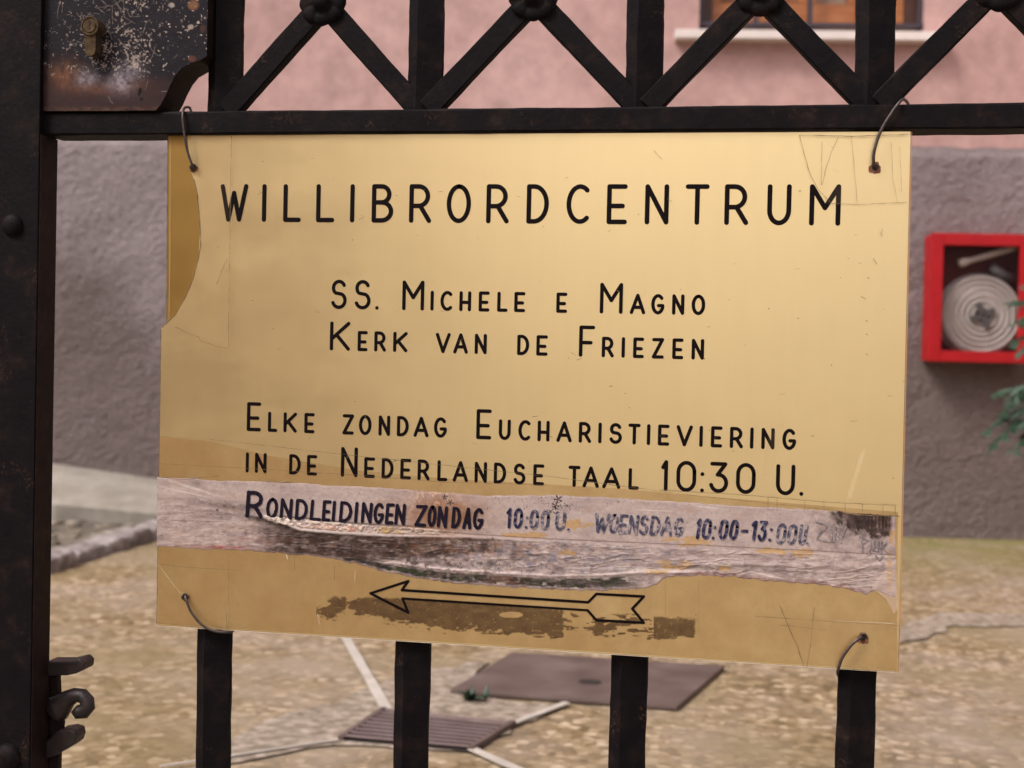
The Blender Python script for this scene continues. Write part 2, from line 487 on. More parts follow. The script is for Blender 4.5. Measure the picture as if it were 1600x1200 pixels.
# the ramp along the foot of the wall, on the left
def ramp_z(a): return max(.004, .2037 - .11842 * (a + 3.6915))
def ramp_off(a): return .42
def ramp_f(a): return max(.004, .09 - .068 * (a + 3.52))
mb = MB(); A_ = [-7.4 + (5.75) * i / 40 for i in range(41)]
vs = []
for a in A_:
    o_ = ramp_off(a) + .012 * math.sin(a * 23) + .008 * math.sin(a * 57)
    z_ = ramp_z(a)
    zf = ramp_f(a)
    vs += [W(a, z_, .0), W(a, zf + .004, o_ - .03), W(a, max(.002, zf - .012), o_), W(a, -.003, o_), W(a, -.003, 0)]
fs = [(i * 5 + k, i * 5 + (k + 1) % 5, i * 5 + 5 + (k + 1) % 5, i * 5 + 5 + k) for i in range(40) for k in range(5)]
fs += [(0, 1, 2, 3, 4), (200, 201, 202, 203, 204)]
mb.add(vs, fs)
tag(mb.build('wall_ramp', M_RAMP), kind='structure')

# ---------------------------------------------------------------- church building behind
BL = W(0, 0)
bld = empty('church_building', BL, 'pink plastered church wall with rough grey plinth across the courtyard behind the gate', 'building')
wx0, wz0 = wl(1092, 48); wx1, _ = wl(1445, 48)
wz1 = wz0 + 1.15
AL, AR, TOP = -7.5, 3.6, 7.5
PZ = wl(1500, 230)[1]
mb = MB()
fnW = lambda a, off, z: W(a, z, off)
mb.box((AL, -.35, PZ - .3), (wx0, 0, TOP), fnW)
mb.box((wx1, -.35, PZ - .3), (AR, 0, TOP), fnW)
mb.box((wx0, -.35, PZ - .3), (wx1, 0, wz0), fnW)
mb.box((wx0, -.35, wz1), (wx1, 0, TOP), fnW)
mb.build('plaster_wall', M_PINK, bld)
# plinth: a grid with real relief
na, nz = 1500, 220
A, Zz = np.meshgrid(np.linspace(AL, AR, na), np.linspace(-.02, PZ, nz))
A2 = A
rel = (fbm(A * 9, Zz * 12, 11, 4) - .5) * .010 + (fbm(A * 75, Zz * 75, 19, 3) - .5) * .010
edge = 1 - ss(PZ - .05, PZ, Zz)
off = .02 * edge + .004 + rel * (.3 + .7 * edge)
Zz = Zz + (Zz > PZ - .03) * (fbm(A * 6, A * 0 + .5, 23, 4) - .5) * .03
P = np.array(WP)[None, None] * np.array([1, 1, 0]) + np.array(WDIR)[None, None] * A[..., None] - np.array(WN)[None, None] * off[..., None]
P[..., 2] = Zz
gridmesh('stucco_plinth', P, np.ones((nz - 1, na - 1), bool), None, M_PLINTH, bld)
mb = MB(); mb.box((1.25, .0, -.002), (1.65, 2.6, TOP), fnW); mb.build('added_shade_wall', M_PINK, bld)  # unseen wall, added to block skylight from the right
# window
win = MB()
fd = .06
win.box((wx0, -.14, wz0), (wx0 + fd, -.08, wz1), fnW)
win.box((wx1 - fd, -.14, wz0), (wx1, -.08, wz1), fnW)
win.box((wx0 + fd, -.14, wz0), (wx1 - fd, -.08, wz0 + .045), fnW)
win.box((wx0 + fd, -.14, wz1 - .05), (wx1 - fd, -.08, wz1), fnW)
wo_ = win.build('window', M_WOODD, bld)
mid = (wx0 + wx1) / 2
for k in range(4):
    xa = wx0 + fd + (wx1 - wx0 - 2 * fd) * k / 4; xb = wx0 + fd + (wx1 - wx0 - 2 * fd) * (k + 1) / 4
    mb = MB(); mb.box((xa + .002, -.125, wz0 + .046), (xb - .002, -.10, wz0 + .14), fnW); mb.box((xa + .002, -.125, wz0 + .142), (xa + .035, -.10, wz1 - .052), fnW); mb.box((xb - .035, -.125, wz0 + .142), (xb - .002, -.10, wz1 - .052), fnW)
    mb.build('sash', M_WOOD, wo_)
    mb = MB(); mb.box((xa + .036, -.118, wz0 + .142), (xb - .036, -.112, wz1 - .052), fnW)
    mb.build('pane', M_GLASS, wo_)
    mb = MB(); mb.box((xa + .03, -.17, wz0 + .10), (xb - .03, -.16, wz1 - .052), fnW)
    mb.build('curtain', M_WOODL if k == 2 else M_WOOD, wo_)
for i in range(5):
    xx = wx0 + .012 + (wx1 - wx0 - .024) * i / 4
    mb = MB(); mb.box((xx - .009, -.05, wz0), (xx + .009, -.032, wz1), fnW); mb.build('grille_bar', M_GRILLE, wo_)
for zz in (wz0 + .035, wz0 + .30, wz0 + .6, wz0 + .9):
    mb = MB(); mb.box((wx0, -.031, zz - .007), (wx1, -.019, zz + .007), fnW); mb.build('grille_bar', M_GRILLE, wo_)
sx0, sz = wl(1055, 47, .05); sx1, _ = wl(1482, 58, .05)
mb = MB(); mb.box((sx0, .002, sz - .035), (sx1, .07, sz), fnW); mb.box((wx0 + .002, -.16, sz - .034), (wx1 - .002, .001, wz0 - .001 + .004), fnW)
mb.build('window_sill', M_SILL, bld, bevel=.003)
mb = MB(); mb.box((wx0 - .05, -.36, wz0 - .05), (wx1 + .05, -.355, wz1 + .05), fnW); mb.build('window_back', M_WOODD, bld)

# ---------------------------------------------------------------- fire hose cabinet
D = .15
cx0, cz1 = wl(1458, 365, D); cx1 = wl(1613, 372, D)[0]; cz0 = wl(1458, 563, D)[1]
cab = empty('fire_hose_cabinet', W((cx0 + cx1) / 2, cz0, 0), 'red metal fire hose cabinet with glass door on the grey stucco wall', 'cabinet')
mb = MB()
mb.box((cx0, .03, cz0), (cx0 + .006, D - .02, cz1), fnW); mb.box((cx1 - .006, .03, cz0), (cx1, D - .02, cz1), fnW)
mb.box((cx0 + .006, .03, cz0), (cx1 - .006, D - .02, cz0 + .006), fnW); mb.box((cx0 + .006, .03, cz1 - .006), (cx1 - .006, D - .02, cz1), fnW)
mb.build('casing', M_RED, cab)
mb = MB(); mb.box((cx0 + .006, .028, cz0 + .006), (cx1 - .006, .034, cz1 - .006), fnW); mb.build('back_panel', M_REDIN, cab)
mb = MB(); fr = .043
mb.box((cx0 - .004, D - .018, cz0 - .004), (cx0 + fr, D, cz1 + .004), fnW); mb.box((cx1 - fr, D - .018, cz0 - .004), (cx1 + .004, D, cz1 + .004), fnW)
mb.box((cx0 + fr, D - .018, cz0 - .004), (cx1 - fr, D - .001, cz0 + fr * .9), fnW); mb.box((cx0 + fr, D - .018, cz1 - fr), (cx1 - fr, D - .001, cz1 + .004), fnW)
mb.build('door_frame', M_RED, cab, bevel=.003)
mb = MB(); mb.box((cx0 + fr * .9, D - .014, cz0 + fr * .8), (cx1 - fr * .9, D - .010, cz1 - fr * .9), fnW); mb.build('pane', M_GLASS, cab)
hx, hz = wl(1534, 492, .08); HR = .155
coil = MB(); pts = []
turns = 12
for i in range(turns * 40):
    t = i / 40; r = .03 + (HR - .03) * t / turns
    a = 2 * PI * t
    pts.append(W(hx + r * math.cos(a), hz + r * math.sin(a), .075 + .006 * math.sin(t * 3)))
coil.tube(pts, .0078, 6)
coil.build('hose_coil', M_HOSE, cab, smooth=True)
mb = MB()
for k in range(4):
    a = k * PI / 2 + .4
    mb.box((-.012, .085, .006), (.012, .098, .05), lambda x, y, z, a=a: W(hx + x * math.cos(a) - z * math.sin(a), hz + x * math.sin(a) + z * math.cos(a), y))
mb.build('reel_hub', M_GREYM, cab)
mb = MB()
mb.dome(W(hx, hz, .034), HR + .012, .025, 32, 4, (WDIR, Vector((0, 0, 1)), -WN))
mb.build('reel_disc', M_HOSE, cab, smooth=True)
n0 = W(*wl(1498, 412, .09), .09); n1 = W(*wl(1588, 386, .09), .09)
mb = MB(); mb.tube([n0, n0.lerp(n1, .12), n0.lerp(n1, .2), n0.lerp(n1, .9), n1], [.017, .017, .011, .014, .014], 12)
mb.build('nozzle', M_NOZZLE, cab, smooth=True)
n0 = W(*wl(1548, 418, .07), .07)
mb = MB(); mb.tube([n0, n0 + WDIR * .05 - Vector((0, 0, .03)), n0 + WDIR * .10 - Vector((0, 0, .045))], [.022, .02, .012], 10)
mb.build('valve', M_GREYM, cab, smooth=True)

# ---------------------------------------------------------------- gutter cobbles and curb on the left
from mathutils import noise as mnoise
def rock(mb, c, t, n, hx, hy, hz, seed, amp=.18, e=.55, nu=14, nv=8):
    """a worn stone block: a rounded box pushed about by noise"""
    vs = []; sg = lambda v: math.copysign(abs(v) ** e, v)
    for j in range(nv + 1):
        ph = -PI / 2 + PI * j / nv
        for i in range(nu):
            th = 2 * PI * i / nu
            d = Vector((sg(math.cos(ph)) * sg(math.cos(th)), sg(math.cos(ph)) * sg(math.sin(th)), sg(math.sin(ph))))
            k = 1 + amp * mnoise.noise(d * 1.6 + Vector((seed * 7.3, seed, 0))) + amp * .5 * mnoise.noise(d * 4 + Vector((seed, 3, 1)))
            vs.append(c + t * (d.x * hx * k) + n * (d.y * hy * k) + Vector((0, 0, d.z * hz * k)))
    fs = [(j * nu + i, j * nu + (i + 1) % nu, (j + 1) * nu + (i + 1) % nu, (j + 1) * nu + i) for j in range(nv) for i in range(nu)]
    return mb.add(vs, fs)
cb0 = Vector((-1.862, 1.30, 0)); cb1 = Vector((-1.905, 3.60, 0))
ct = (cb1 - cb0).normalized(); cn = Vector((-ct.y, ct.x, 0))
curb = empty('kerb', cb0, 'row of worn grey kerb stones edging the dark cobbles at left', 'kerb')
s_ = 0; k = 0
while s_ < (cb1 - cb0).length - .04:
    ln = min(random.uniform(.16, .30), (cb1 - cb0).length - s_)
    mb = MB(); rock(mb, cb0 + ct * (s_ + ln / 2) + cn * random.uniform(-.008, .008), ct, cn, ln / 2 * 1.0, .055, .045 + random.uniform(-.006, .006), k + 3, .16, .32, 24, 12)
    mb.build('curb_stone', M_CURB, curb, smooth=True)
    s_ += ln; k += 1
base = sheet('cobbled_gutter', [Vector((-6, 1.2, 0)), cb0, cb1, W(-6.0, 0, .40)], .006, M_MORTAR)
tag(base, kind='structure')
variants = []
for v in range(8):
    mb = MB(); rock(mb, Vector((0, 0, 0)), XV, YV, .040, .036, .020, v * 3 + 1, .25, .5, 10, 5)
    o = mb.build('cobble', M_COBBLE, None, smooth=True); variants.append(o.data); bpy.data.objects.remove(o)
rest = MB(); near = []
for i in range(0, 30):
    for j in range(0, 34):
        q = cb0 + ct * (i * .088 + .05 + (j % 2) * .03) + cn * (.105 + j * .080) + Vector((random.uniform(-.009, .009), random.uniform(-.009, .009), 0))
        a_ = (q - WP).dot(WDIR); of = (q - WP).dot(-WN)
        if of < ramp_off(a_) + .03 or q.x < -4.6: continue
        seen = q.y > 2.5 and q.x > -3.2
        near.append((q, random.uniform(-.25, .25) + (PI / 2 if random.random() < .3 else 0), random.uniform(.88, 1.06), seen))
for q, r_, sc_, seen in near:
    if seen:
        o = bpy.data.objects.new('cobble', variants[random.randrange(8)]); col.objects.link(o)
        o.parent = base; o.location = (q.x, q.y, .006 + random.uniform(-.004, .006)); o.rotation_euler = (random.uniform(-.1, .1), random.uniform(-.1, .1), r_); o.scale = (sc_, sc_, sc_)
    else:
        rock(rest, q, XV, YV, .040, .036, .020, random.randrange(30), .25, .5, 8, 4)
o = rest.build('cobbles', M_COBBLE, base, smooth=True); tag(o, kind='stuff')

# ---------------------------------------------------------------- cover plate and drain
c = [gr(*p) for p in ((703, 1086), (800, 1026), (1132, 1047), (1058, 1112))]
cov = empty('manhole_cover', (c[0] + c[2]) / 2, 'large flat rust brown metal cover plate lying on the courtyard ground', 'cover')
mb = MB(); mb.prism([(p.x, p.y) for p in c], lambda p, d: (p[0], p[1], d), .011, .002)
mb.build('plate', M_RUST, cov, bevel=.002)
hq = gr(922, 1066, .011)
mb = MB(); mb.prism([(hq.x + .024 * math.cos(t * PI / 8), hq.y + .02 * math.sin(t * PI / 8)) for t in range(16)], lambda p, d: (p[0], p[1], d), .0125, .0111)
mb.build('lifting_hole', M_DARKHOLE, cov)
g = [gr(*p) for p in ((528, 1160), (596, 1114), (806, 1136), (738, 1178))]
dr = empty('drain_grate', (g[0] + g[2]) / 2, 'slotted brown metal drain grate set in the ground beside the cover plate', 'grate')
def q2(u, v): return g[0].lerp(g[3], u).lerp(g[1].lerp(g[2], u), v)
mb = MB(); mb.prism([(p.x, p.y) for p in g], lambda p, d: (p[0], p[1], d), .0045, .003)
mb.build('drain_bottom', M_DARKHOLE, dr)
def qbar(u0, u1, v0, v1, z0, z1, name, m):
    mb = MB(); mb.prism([tuple(q2(u, v).xy) for u, v in ((u0, v0), (u1, v0), (u1, v1), (u0, v1))], lambda p, d: (p[0], p[1], d), z1, z0)
    return mb.build(name, m, dr)
NS = 9
for i in range(NS):
    v = .05 + .9 * i / (NS - 1)
    qbar(.04, .96, v - .026, v + .026, .0102, .0112, 'slat', M_SLAT)
qbar(0, .04, 0, 1, .004, .0122, 'rim', M_RUST); qbar(.96, 1, 0, 1, .004, .0122, 'rim', M_RUST)

# ---------------------------------------------------------------- plants
def leaf(mb, p, d, nrm, L, w):
    s_ = d.cross(nrm).normalized()
    mb.add([p, p + d * L * .35 + s_ * w, p + d * L, p + d * L * .35 - s_ * w, p + d * L * .45 + nrm * w * .35], [(0, 1, 4), (1, 2, 4), (2, 3, 4), (3, 0, 4)])
def frond(base, tip, droop, parent, L=.075, nseg=11):
    mb = MB()
    side = (tip - base).cross(Vector((0, 0, 1))).normalized()
    pts = []
    for i in range(nseg + 1):
        t = i / nseg
        pts.append(base.lerp(tip, t) + Vector((0, 0, droop * 4 * t * (1 - t))))
    for i in range(2, nseg + 1):
        d = (pts[i] - pts[i - 1]).normalized()
        for sgn in (1, -1):
            dd = (d * .55 + side * sgn * .8 + Vector((0, 0, -.25 + random.uniform(-.25, .25))) + Vector((0, -1, 0)) * random.uniform(-.3, .3)).normalized()
            sc_ = 1 - .45 * abs(i / nseg - .5)
            # each leaflet is itself lobed
            l_ = L * sc_ * random.uniform(.8, 1.15)
            leaf(mb, pts[i], dd, Vector((0, -.5, .85)).normalized(), l_, l_ * .16)
            for q in (.35, .6):
                for s2 in (1, -1):
                    d3 = (dd + dd.cross(Vector((0, -.5, .85))) * s2 * .9).normalized()
                    leaf(mb, pts[i] + dd * l_ * q, d3, Vector((0, -.5, .85)).normalized(), l_ * .42, l_ * .09)
    mb.tube(pts, .0035, 5)
    mb.build('frond', M_LEAF, parent)
def deep(px, py, dist): return CAM + ray(px, py) * dist
pb = deep(1720, 900, 4.6); pb.z = 0
plant = empty('leafy_shrub', pb, 'green feathery leaved shrub beside the red fire hose cabinet at right edge', 'plant')
trunk_top = deep(1715, 420, 4.6)
stem = []
for i in range(9):
    t = i / 8; stem.append(pb.lerp(trunk_top, t) + Vector((.03 * math.sin(t * 5), .03 * math.cos(t * 4), 0)))
mb = MB(); mb.tube(stem, [.018 - .0012 * i for i in range(9)], 8); mb.build('stem', M_STEM, plant, smooth=True)
for bt, tx, ty, dz, dist in ((.42, 1548, 668, .10, 4.5), (.45, 1562, 612, .06, 4.55), (.38, 1590, 700, .08, 4.4), (.47, 1600, 640, .07, 4.4), (.8, 1580, 472, .03, 4.5), (.72, 1592, 530, .05, 4.5), (.9, 1612, 440, .05, 4.6),
                             (.5, 1830, 640, .1, 4.6), (.6, 1800, 560, .1, 4.9), (.75, 1820, 500, .1, 4.3), (.9, 1760, 380, .1, 4.5), (.95, 1680, 360, .1, 4.7), (.35, 1840, 760, .1, 4.5), (.3, 1640, 760, .06, 4.3), (.40, 1556, 690, .11, 4.45), (.44, 1572, 640, .12, 4.5), (.46, 1590, 616, .10, 4.4), (.36, 1604, 676, .10, 4.5), (.8, 1598, 500, .06, 4.45), (.78, 1606, 540, .08, 4.4), (.43, 1612, 655, .10, 4.35), (.40, 1556, 690, .11, 4.45), (.44, 1572, 640, .12, 4.5), (.46, 1590, 616, .10, 4.4), (.36, 1604, 676, .10, 4.5), (.8, 1598, 500, .06, 4.45), (.78, 1606, 540, .08, 4.4), (.43, 1612, 655, .10, 4.35)):
    b0 = pb.lerp(trunk_top, bt)
    frond(b0, deep(tx, ty, dist), dz, plant, .07)
wd = gr(745, 1096)
weed = empty('weed_tuft', wd, 'small green weed tuft growing at the near corner of the cover plate', 'weed')
mb = MB()
for i in range(26):
    a = random.uniform(0, 2 * PI); d = Vector((math.cos(a) * .8, math.sin(a) * .5 - .2, random.uniform(.25, .8))).normalized()
    leaf(mb, wd + Vector((random.uniform(-.022, .022), random.uniform(-.01, .006), .004)), d, Vector((0, 0, 1)), random.uniform(.02, .042), .006)
mb.build('leaves', M_LEAF, weed)

# ================================================================ THE GATE
RY = -0.004                       # front of the rail
gate = empty('iron_gate', (0, .02, 0), 'black painted wrought iron gate leaf with crossed braces and rosettes carrying the gold sign', 'gate')
def sweep(prof, p0, p1, n, jit, side, fwd, seed):
    """profile [(side, fwd)] swept p0 -> p1 with a hand-forged wobble"""
    mb = MB(); rnd = random.Random(seed); m_ = len(prof); vs = []
    ph = [rnd.uniform(0, 9) for _ in range(m_ * 2)]
    for i in range(n + 1):
        t = i / n; p = p0.lerp(p1, t); L = (p1 - p0).length * t
        for k, (a, b_) in enumerate(prof):
            ja = jit * (math.sin(L * 31 + ph[k]) * .5 + math.sin(L * 83 + ph[k] * 2) * .35 + rnd.uniform(-.45, .45))
            jb = jit * .6 * (math.sin(L * 47 + ph[k + m_]) + rnd.uniform(-.3, .3))
            vs.append(p + side * (a + ja) + fwd * (b_ + jb))
    fs = [(i * m_ + k, i * m_ + (k + 1) % m_, (i + 1) * m_ + (k + 1) % m_, (i + 1) * m_ + k) for i in range(n) for k in range(m_)]
    fs.append(tuple(range(m_))); fs.append(tuple(n * m_ + k for k in range(m_)))
    mb.add(vs, fs); return mb
XA = Vector((1, 0, 0)); YA = Vector((0, 1, 0)); ZA = Vector((0, 0, 1))
rz1 = (at(70, 176, RY).z + at(1590, 160.5, RY).z) / 2
rz0 = (at(70, 212, RY).z + at(1590, 199.5, RY).z) / 2
px_post = at(60, 300, -.0115).x
rail_z = (rz0 + rz1) / 2; rh = (rz1 - rz0) / 2
RXE = 1.05
def rail(z, h, name='rail'):
    prof = [(-h, 0), (-h + .0015, -.0012), (h - .0015, -.0012), (h, 0), (h - .0005, .030), (-h + .0005, .030)]
    return sweep(prof, Vector((px_post, RY + .0012, z)), Vector((RXE, RY + .0012, z)), 160, .00035, ZA, YA, 5).build(name, M_IRON, gate)
rail(rail_z, rh)
# bars
bx = []
for lo, hi in (((331, 1100), (348, 100)), ((643, 1100), (661, 100)), ((984, 1120), (1003, 100)), ((1341, 1120), (1365, 100))):
    bx.append((at(*lo, .009).x + at(*hi, .009).x) / 2)
print('bars', bx)
sp = (bx[3] - bx[0]) / 3
bars = bx + [bx[3] + sp * k for k in (1, 2, 3)]
rosz = at(835, -9, 0).z
z2 = 2 * rosz - rz1
z3 = z2 + rh * 2
TOPZ = 2.1
for z, nm in ((z2 + rh, 'rail'), (TOPZ, 'rail'), (.05, 'rail')):
    rail(z, rh, nm)
prof = [(-.0148, .0155), (-.0142, .0115), (-.0055, .0055), (.0142, .0115), (.0148, .0155), (.0135, .0200), (-.0135, .0200)]
for i, x in enumerate(bars):
    k = 1.0
    profk = [(a * k, b_) for a, b_ in prof]
    for zz0, zz1, n in ((.05 + rh, rz0, 60), (rz1, z2, 24), (z3, TOPZ - rh, 60)):
        sweep(profk, Vector((x, 0, zz0 - .001)), Vector((x, 0, zz1 + .001)), n, .0006 if zz0 > .5 else .0006, XA, YA, 20 + i).build('bar', M_IRON, gate)
# crossed braces and rosettes
def brace(p0, p1, seed, yo):
    t = (p1 - p0).normalized(); s_ = Vector((t.z, 0, -t.x))
    w = .0088
    pr = [(-w, yo), (-w + .001, yo - .001), (w - .001, yo - .001), (w, yo), (w, yo + .010), (-w, yo + .010)]
    sweep(pr, p0, p1, 30, .0003, s_, YA, seed).build('brace', M_IRON, gate)
def rosette(c, seed):
    rnd = random.Random(seed)
    mb = MB(); N = 64; Rr = .0205
    rings = [(1.0, .0), (.96, .0025), (.82, .0042), (.62, .0042), (.42, .0034), (.34, .0058), (.22, .0078), (.08, .0083)]
    vs = []; ph = rnd.uniform(0, 1)
    for ri, (r, h) in enumerate(rings):
        for k in range(N):
            a = 2 * PI * k / N + ph
            lob = .35 + abs(math.cos(a * 4)) ** .5 * .45 + .1 * math.sin(a * 3 + seed)
            rr = Rr * r * ((.80 + .22 * lob) if r > .4 else 1) * (1 + rnd.uniform(-.02, .02))
            hh = h * ((.55 + .5 * lob) if .4 < r < 1 else 1)
            vs.append(c + XA * rr * math.cos(a) + ZA * rr * math.sin(a) - YA * hh)
    vs.append(c - YA * .0085)
    fs = [(i * N + k, i * N + (k + 1) % N, (i + 1) * N + (k + 1) % N, (i + 1) * N + k) for i in range(len(rings) - 1) for k in range(N)]
    fs += [((len(rings) - 1) * N + k, (len(rings) - 1) * N + (k + 1) % N, len(rings) * N) for k in range(N)]
    mb.add(vs, fs); mb.build('rosette', M_IRON, gate, smooth=True)
for i in range(len(bars) - 1):
    xl, xr = bars[i] + .004, bars[i + 1] - .004
    b0 = rz1 + .002; t0 = z2 - .002
    brace(Vector((xl, 0, b0)), Vector((xr, 0, t0)), 60 + i, .0070)
    brace(Vector((xr, 0, b0)), Vector((xl, 0, t0)), 80 + i, .0081)
    rosette(Vector(((xl + xr) / 2, .0065, rosz)), 90 + i)
# right stile and hidden left stile behind lock box
mb = MB(); mb.box((RXE, RY, .0), (RXE + .05, .03, 2.14)); mb.build('stile', M_IRON, gate, bevel=.002)

# the lock box: painted, worn front plate with a bitten lower corner, thick sides
LY = -.0065
outline = [(68, -60), (326, -60), (324, 60), (323, 88), (312, 95), (298, 99), (284, 107), (274, 119), (266, 134), (258, 152), (250, 166), (243, 173), (68, 174)]
lo_ = [(at(px, py, LY).x, at(px, py, LY).z) for px, py in outline]
mb = MB(); mb.prism(lo_, lambda p, d: (p[0], d, p[1]), LY + .0006, .028)
lock = mb.build('lock_box', M_IRONB, gate)
gx, gy = np.meshgrid(np.arange(68, 327, .75), np.arange(-60, 175, .75))
def inside(poly, x, y):
    r = np.zeros(x.shape, bool); n = len(poly)
    for i in range(n):
        (x1, y1), (x2, y2) = poly[i], poly[(i + 1) % n]
        if y1 == y2: continue
        c_ = ((y1 > y) != (y2 > y)) & (x < (x2 - x1) * (y - y1) / (y2 - y1) + x1)
        r ^= c_
    return r
ins = inside(outline, gx, gy)
base = lin(34, 29, 36)[None, None] * np.ones(gx.shape + (1,))
base = base * (1 + .35 * (fbm(gx / 14, gy / 14, 5)[..., None] - .5))
def over(base, c, a): return base * (1 - a[..., None]) + np.asarray(c)[None, None] * a[..., None]
# brown rusty belt along the bottom
belt = ss(112, 138, gy + 14 * (fbm(gx / 30, gy / 30, 8) - .5) * 2) * (1 - .3 * ss(240, 300, gx))
base = over(base, lin(70, 48, 46), belt * .8)
rust = np.exp(-((gx - 102) / 26) ** 2 - ((gy - 116) / 20) ** 2) + .8 * np.exp(-((gx - 150) / 42) ** 2 - ((gy - 138) / 9) ** 2) + .5 * np.exp(-((gx - 205) / 22) ** 2 - ((gy - 132) / 9) ** 2)
base = over(base, lin(150, 100, 70), np.clip(rust * (fbm(gx / 7, gy / 10, 31) * 1.5 - .1), 0, 1) * .75)
haze_ = np.exp(-((gx - 134) / 15) ** 2 - ((gy - 122) / 11) ** 2) + 1.1 * np.exp(-((gx - 188) / 19) ** 2 - ((gy - 130) / 15) ** 2) + .55 * np.exp(-((gx - 205) / 18) ** 2 - ((gy - 108) / 14) ** 2)
base = over(base, lin(176, 164, 172), np.clip(haze_ * (fbm(gx / 5, gy / 5, 33) * 1.5 - .05), 0, 1) * .85)
# white flecks, denser right of the cylinder
dens = .75 * np.exp(-((gx - 205) / 45) ** 2 - ((gy - 95) / 48) ** 2) + .5 * np.exp(-((gx - 125) / 40) ** 2 - ((gy - 70) / 50) ** 2) + .55 * np.exp(-((gx - 215) / 40) ** 2 - ((gy - 10) / 40) ** 2) + .10 * (gx > 90) * (gx < 300) + .04
n1 = fbm(gx / 2.6, gy / 2.6, 41, 3); n2 = fbm(gx / 5.5, gy / 5.5, 43, 3); n4 = fbm(gx / 10, gy / 10, 45, 2)
fl = ss(.0, .07, n1 * .6 + n2 * .3 + n4 * .25 + dens * .22 - .80) * (1 - ss(112, 132, gy + 16 * (n4 - .5)))
base = over(base, lin(186, 168, 156), fl * .85)
pk = ss(.0, .04, fbm(gx / 5, gy / 4.2, 51, 2) - .80) * (gx > 205) * (gy < 110)
base = over(base, lin(205, 185, 168), pk)
# fine scribbled scratches
for k in range(110):
    cx_, cy_ = random.gauss(165, 42), random.gauss(30, 40); r = random.uniform(8, 60); a0_ = random.uniform(0, 6.28)
    da = random.uniform(.15, .7)
    dx_, dy_ = gx - cx_, gy - cy_
    if k % 2:
        rr = np.hypot(dx_, dy_); an = np.mod(np.arctan2(dy_, dx_) - a0_, 2 * PI)
        mk = (np.abs(rr - r) < .6) & (an < da)
    else:
        u = dx_ * math.cos(a0_) + dy_ * math.sin(a0_); v = -dx_ * math.sin(a0_) + dy_ * math.cos(a0_)
        mk = (np.abs(v) < .5) & (u > 0) & (u < r * .35)
    base = over(base, lin(150, 135, 125), mk * (.35 + .4 * n2))
# bottom edge
base = over(base, lin(120, 88, 66), np.clip(ss(164, 171, gy) * (fbm(gx / 6, gy / 3, 61) * 2 - .6), 0, 1) * .7)
for (cx_, cy_, rx_, ry_, c_) in ((302, 8, 9, 8, lin(160, 112, 78)), (300, 92, 7, 5, lin(110, 66, 48)), (317, 45, 5, 6, lin(90, 60, 45)), (298, 42, 5, 4, lin(200, 180, 165)), (268, 8, 5, 4, lin(195, 180, 170))):
    base = over(base, c_, np.clip(1.4 - ((gx - cx_) / rx_) ** 2 - ((gy - cy_) / ry_) ** 2, 0, 1) * (.5 + .5 * n2))
for (cx_, cy_, rx_, ry_) in ((219, 142, 2.6, 4.5), (221, 155, 2.4, 2.4), (217, 147, 2, 3)):
    base = over(base, (.004, .003, .003), np.clip(1.6 - ((gx - cx_) / rx_) ** 2 - ((gy - cy_) / ry_) ** 2, 0, 1))
P = at_np(gx, gy, LY)
P[..., 1] -= (fl * .00012 + .0004 * (fbm(gx / 20, gy / 20, 71) - .5))
mc = ins[:-1, :-1] & ins[1:, 1:] & ins[1:, :-1] & ins[:-1, 1:]
gridmesh('front_plate', P, mc, base, M_LOCK, lock)
# cylinder
cc = at(151, 46, LY); rr = .0080
def disc(mb, c, r, y0, y1, n=32, sx=1, sz=1):
    mb.prism([(c.x + r * sx * math.cos(2 * PI * k / n), c.z + r * sz * math.sin(2 * PI * k / n)) for k in range(n)], lambda p, d: (p[0], d, p[1]), y0, y1)
cyl = MB()
disc(cyl, cc, rr, LY - .0115, LY + .001)
cyl.tube([(cc.x + (rr - .0008) * math.cos(2 * PI * k / 32), LY - .0116, cc.z + (rr - .0008) * math.sin(2 * PI * k / 32)) for k in range(33)], .0007, 6)
hw = .0048; ps = []
for k in range(13):
    a = PI + PI * k / 12; ps.append((cc.x + hw * math.cos(a), cc.z - .0195 + hw * math.sin(a)))
ps += [(cc.x + hw, cc.z - .006), (cc.x - hw, cc.z - .006)]
cyl.prism(ps, lambda p, d: (p[0], d, p[1]), LY - .0105, LY + .001)
co_ = cyl.build('key_cylinder', M_LOCKBRASS, gate)
plug = MB(); disc(plug, cc, .0052, LY - .0125, LY - .0114, 24)
plug.build('plug', M_LOCKBRASS, co_)
kh = MB()
kh.prism([(cc.x + x * .001, cc.z + z * .001) for x, z in ((-1.2, 3.6), (0, 4.2), (1.2, 3.6), (1.3, 1.8), (.5, .8), (.9, -.6), (.3, -2.8), (-.4, -2.8), (-.2, -.8), (-.8, .4), (-.3, 1.6))], lambda p, d: (p[0], d, p[1]), LY - .0129, LY - .0124)
kh.build('keyway', M_DARKHOLE, co_)

# post (closing jamb) at far left
PY = -.0115
post = empty('gate_post', (px_post - .03, .01, 0), 'dark blue black iron gate post with rivets at the left edge', 'post')
mb = MB()
mb.box((px_post - .085, PY, -.3), (px_post, .0165, 2.25))
shaft = mb.build('shaft', M_IRON, post, bevel=.0008)
mb = MB(); mb.box((px_post + .0002, PY + .0012, -.3), (px_post + .0012, .0162, rz0 - .0005)); mb.build('rusty_side_plate', M_IRONB, post)
for (px, py, r) in ((20, 352, .0095), (12, 1184, .0125)):
    p = at(px, py, PY); mb = MB(); mb.dome((p.x, PY, p.z), r, r * .62, 24, 7); mb.build('rivet', M_IRON, post, smooth=True)
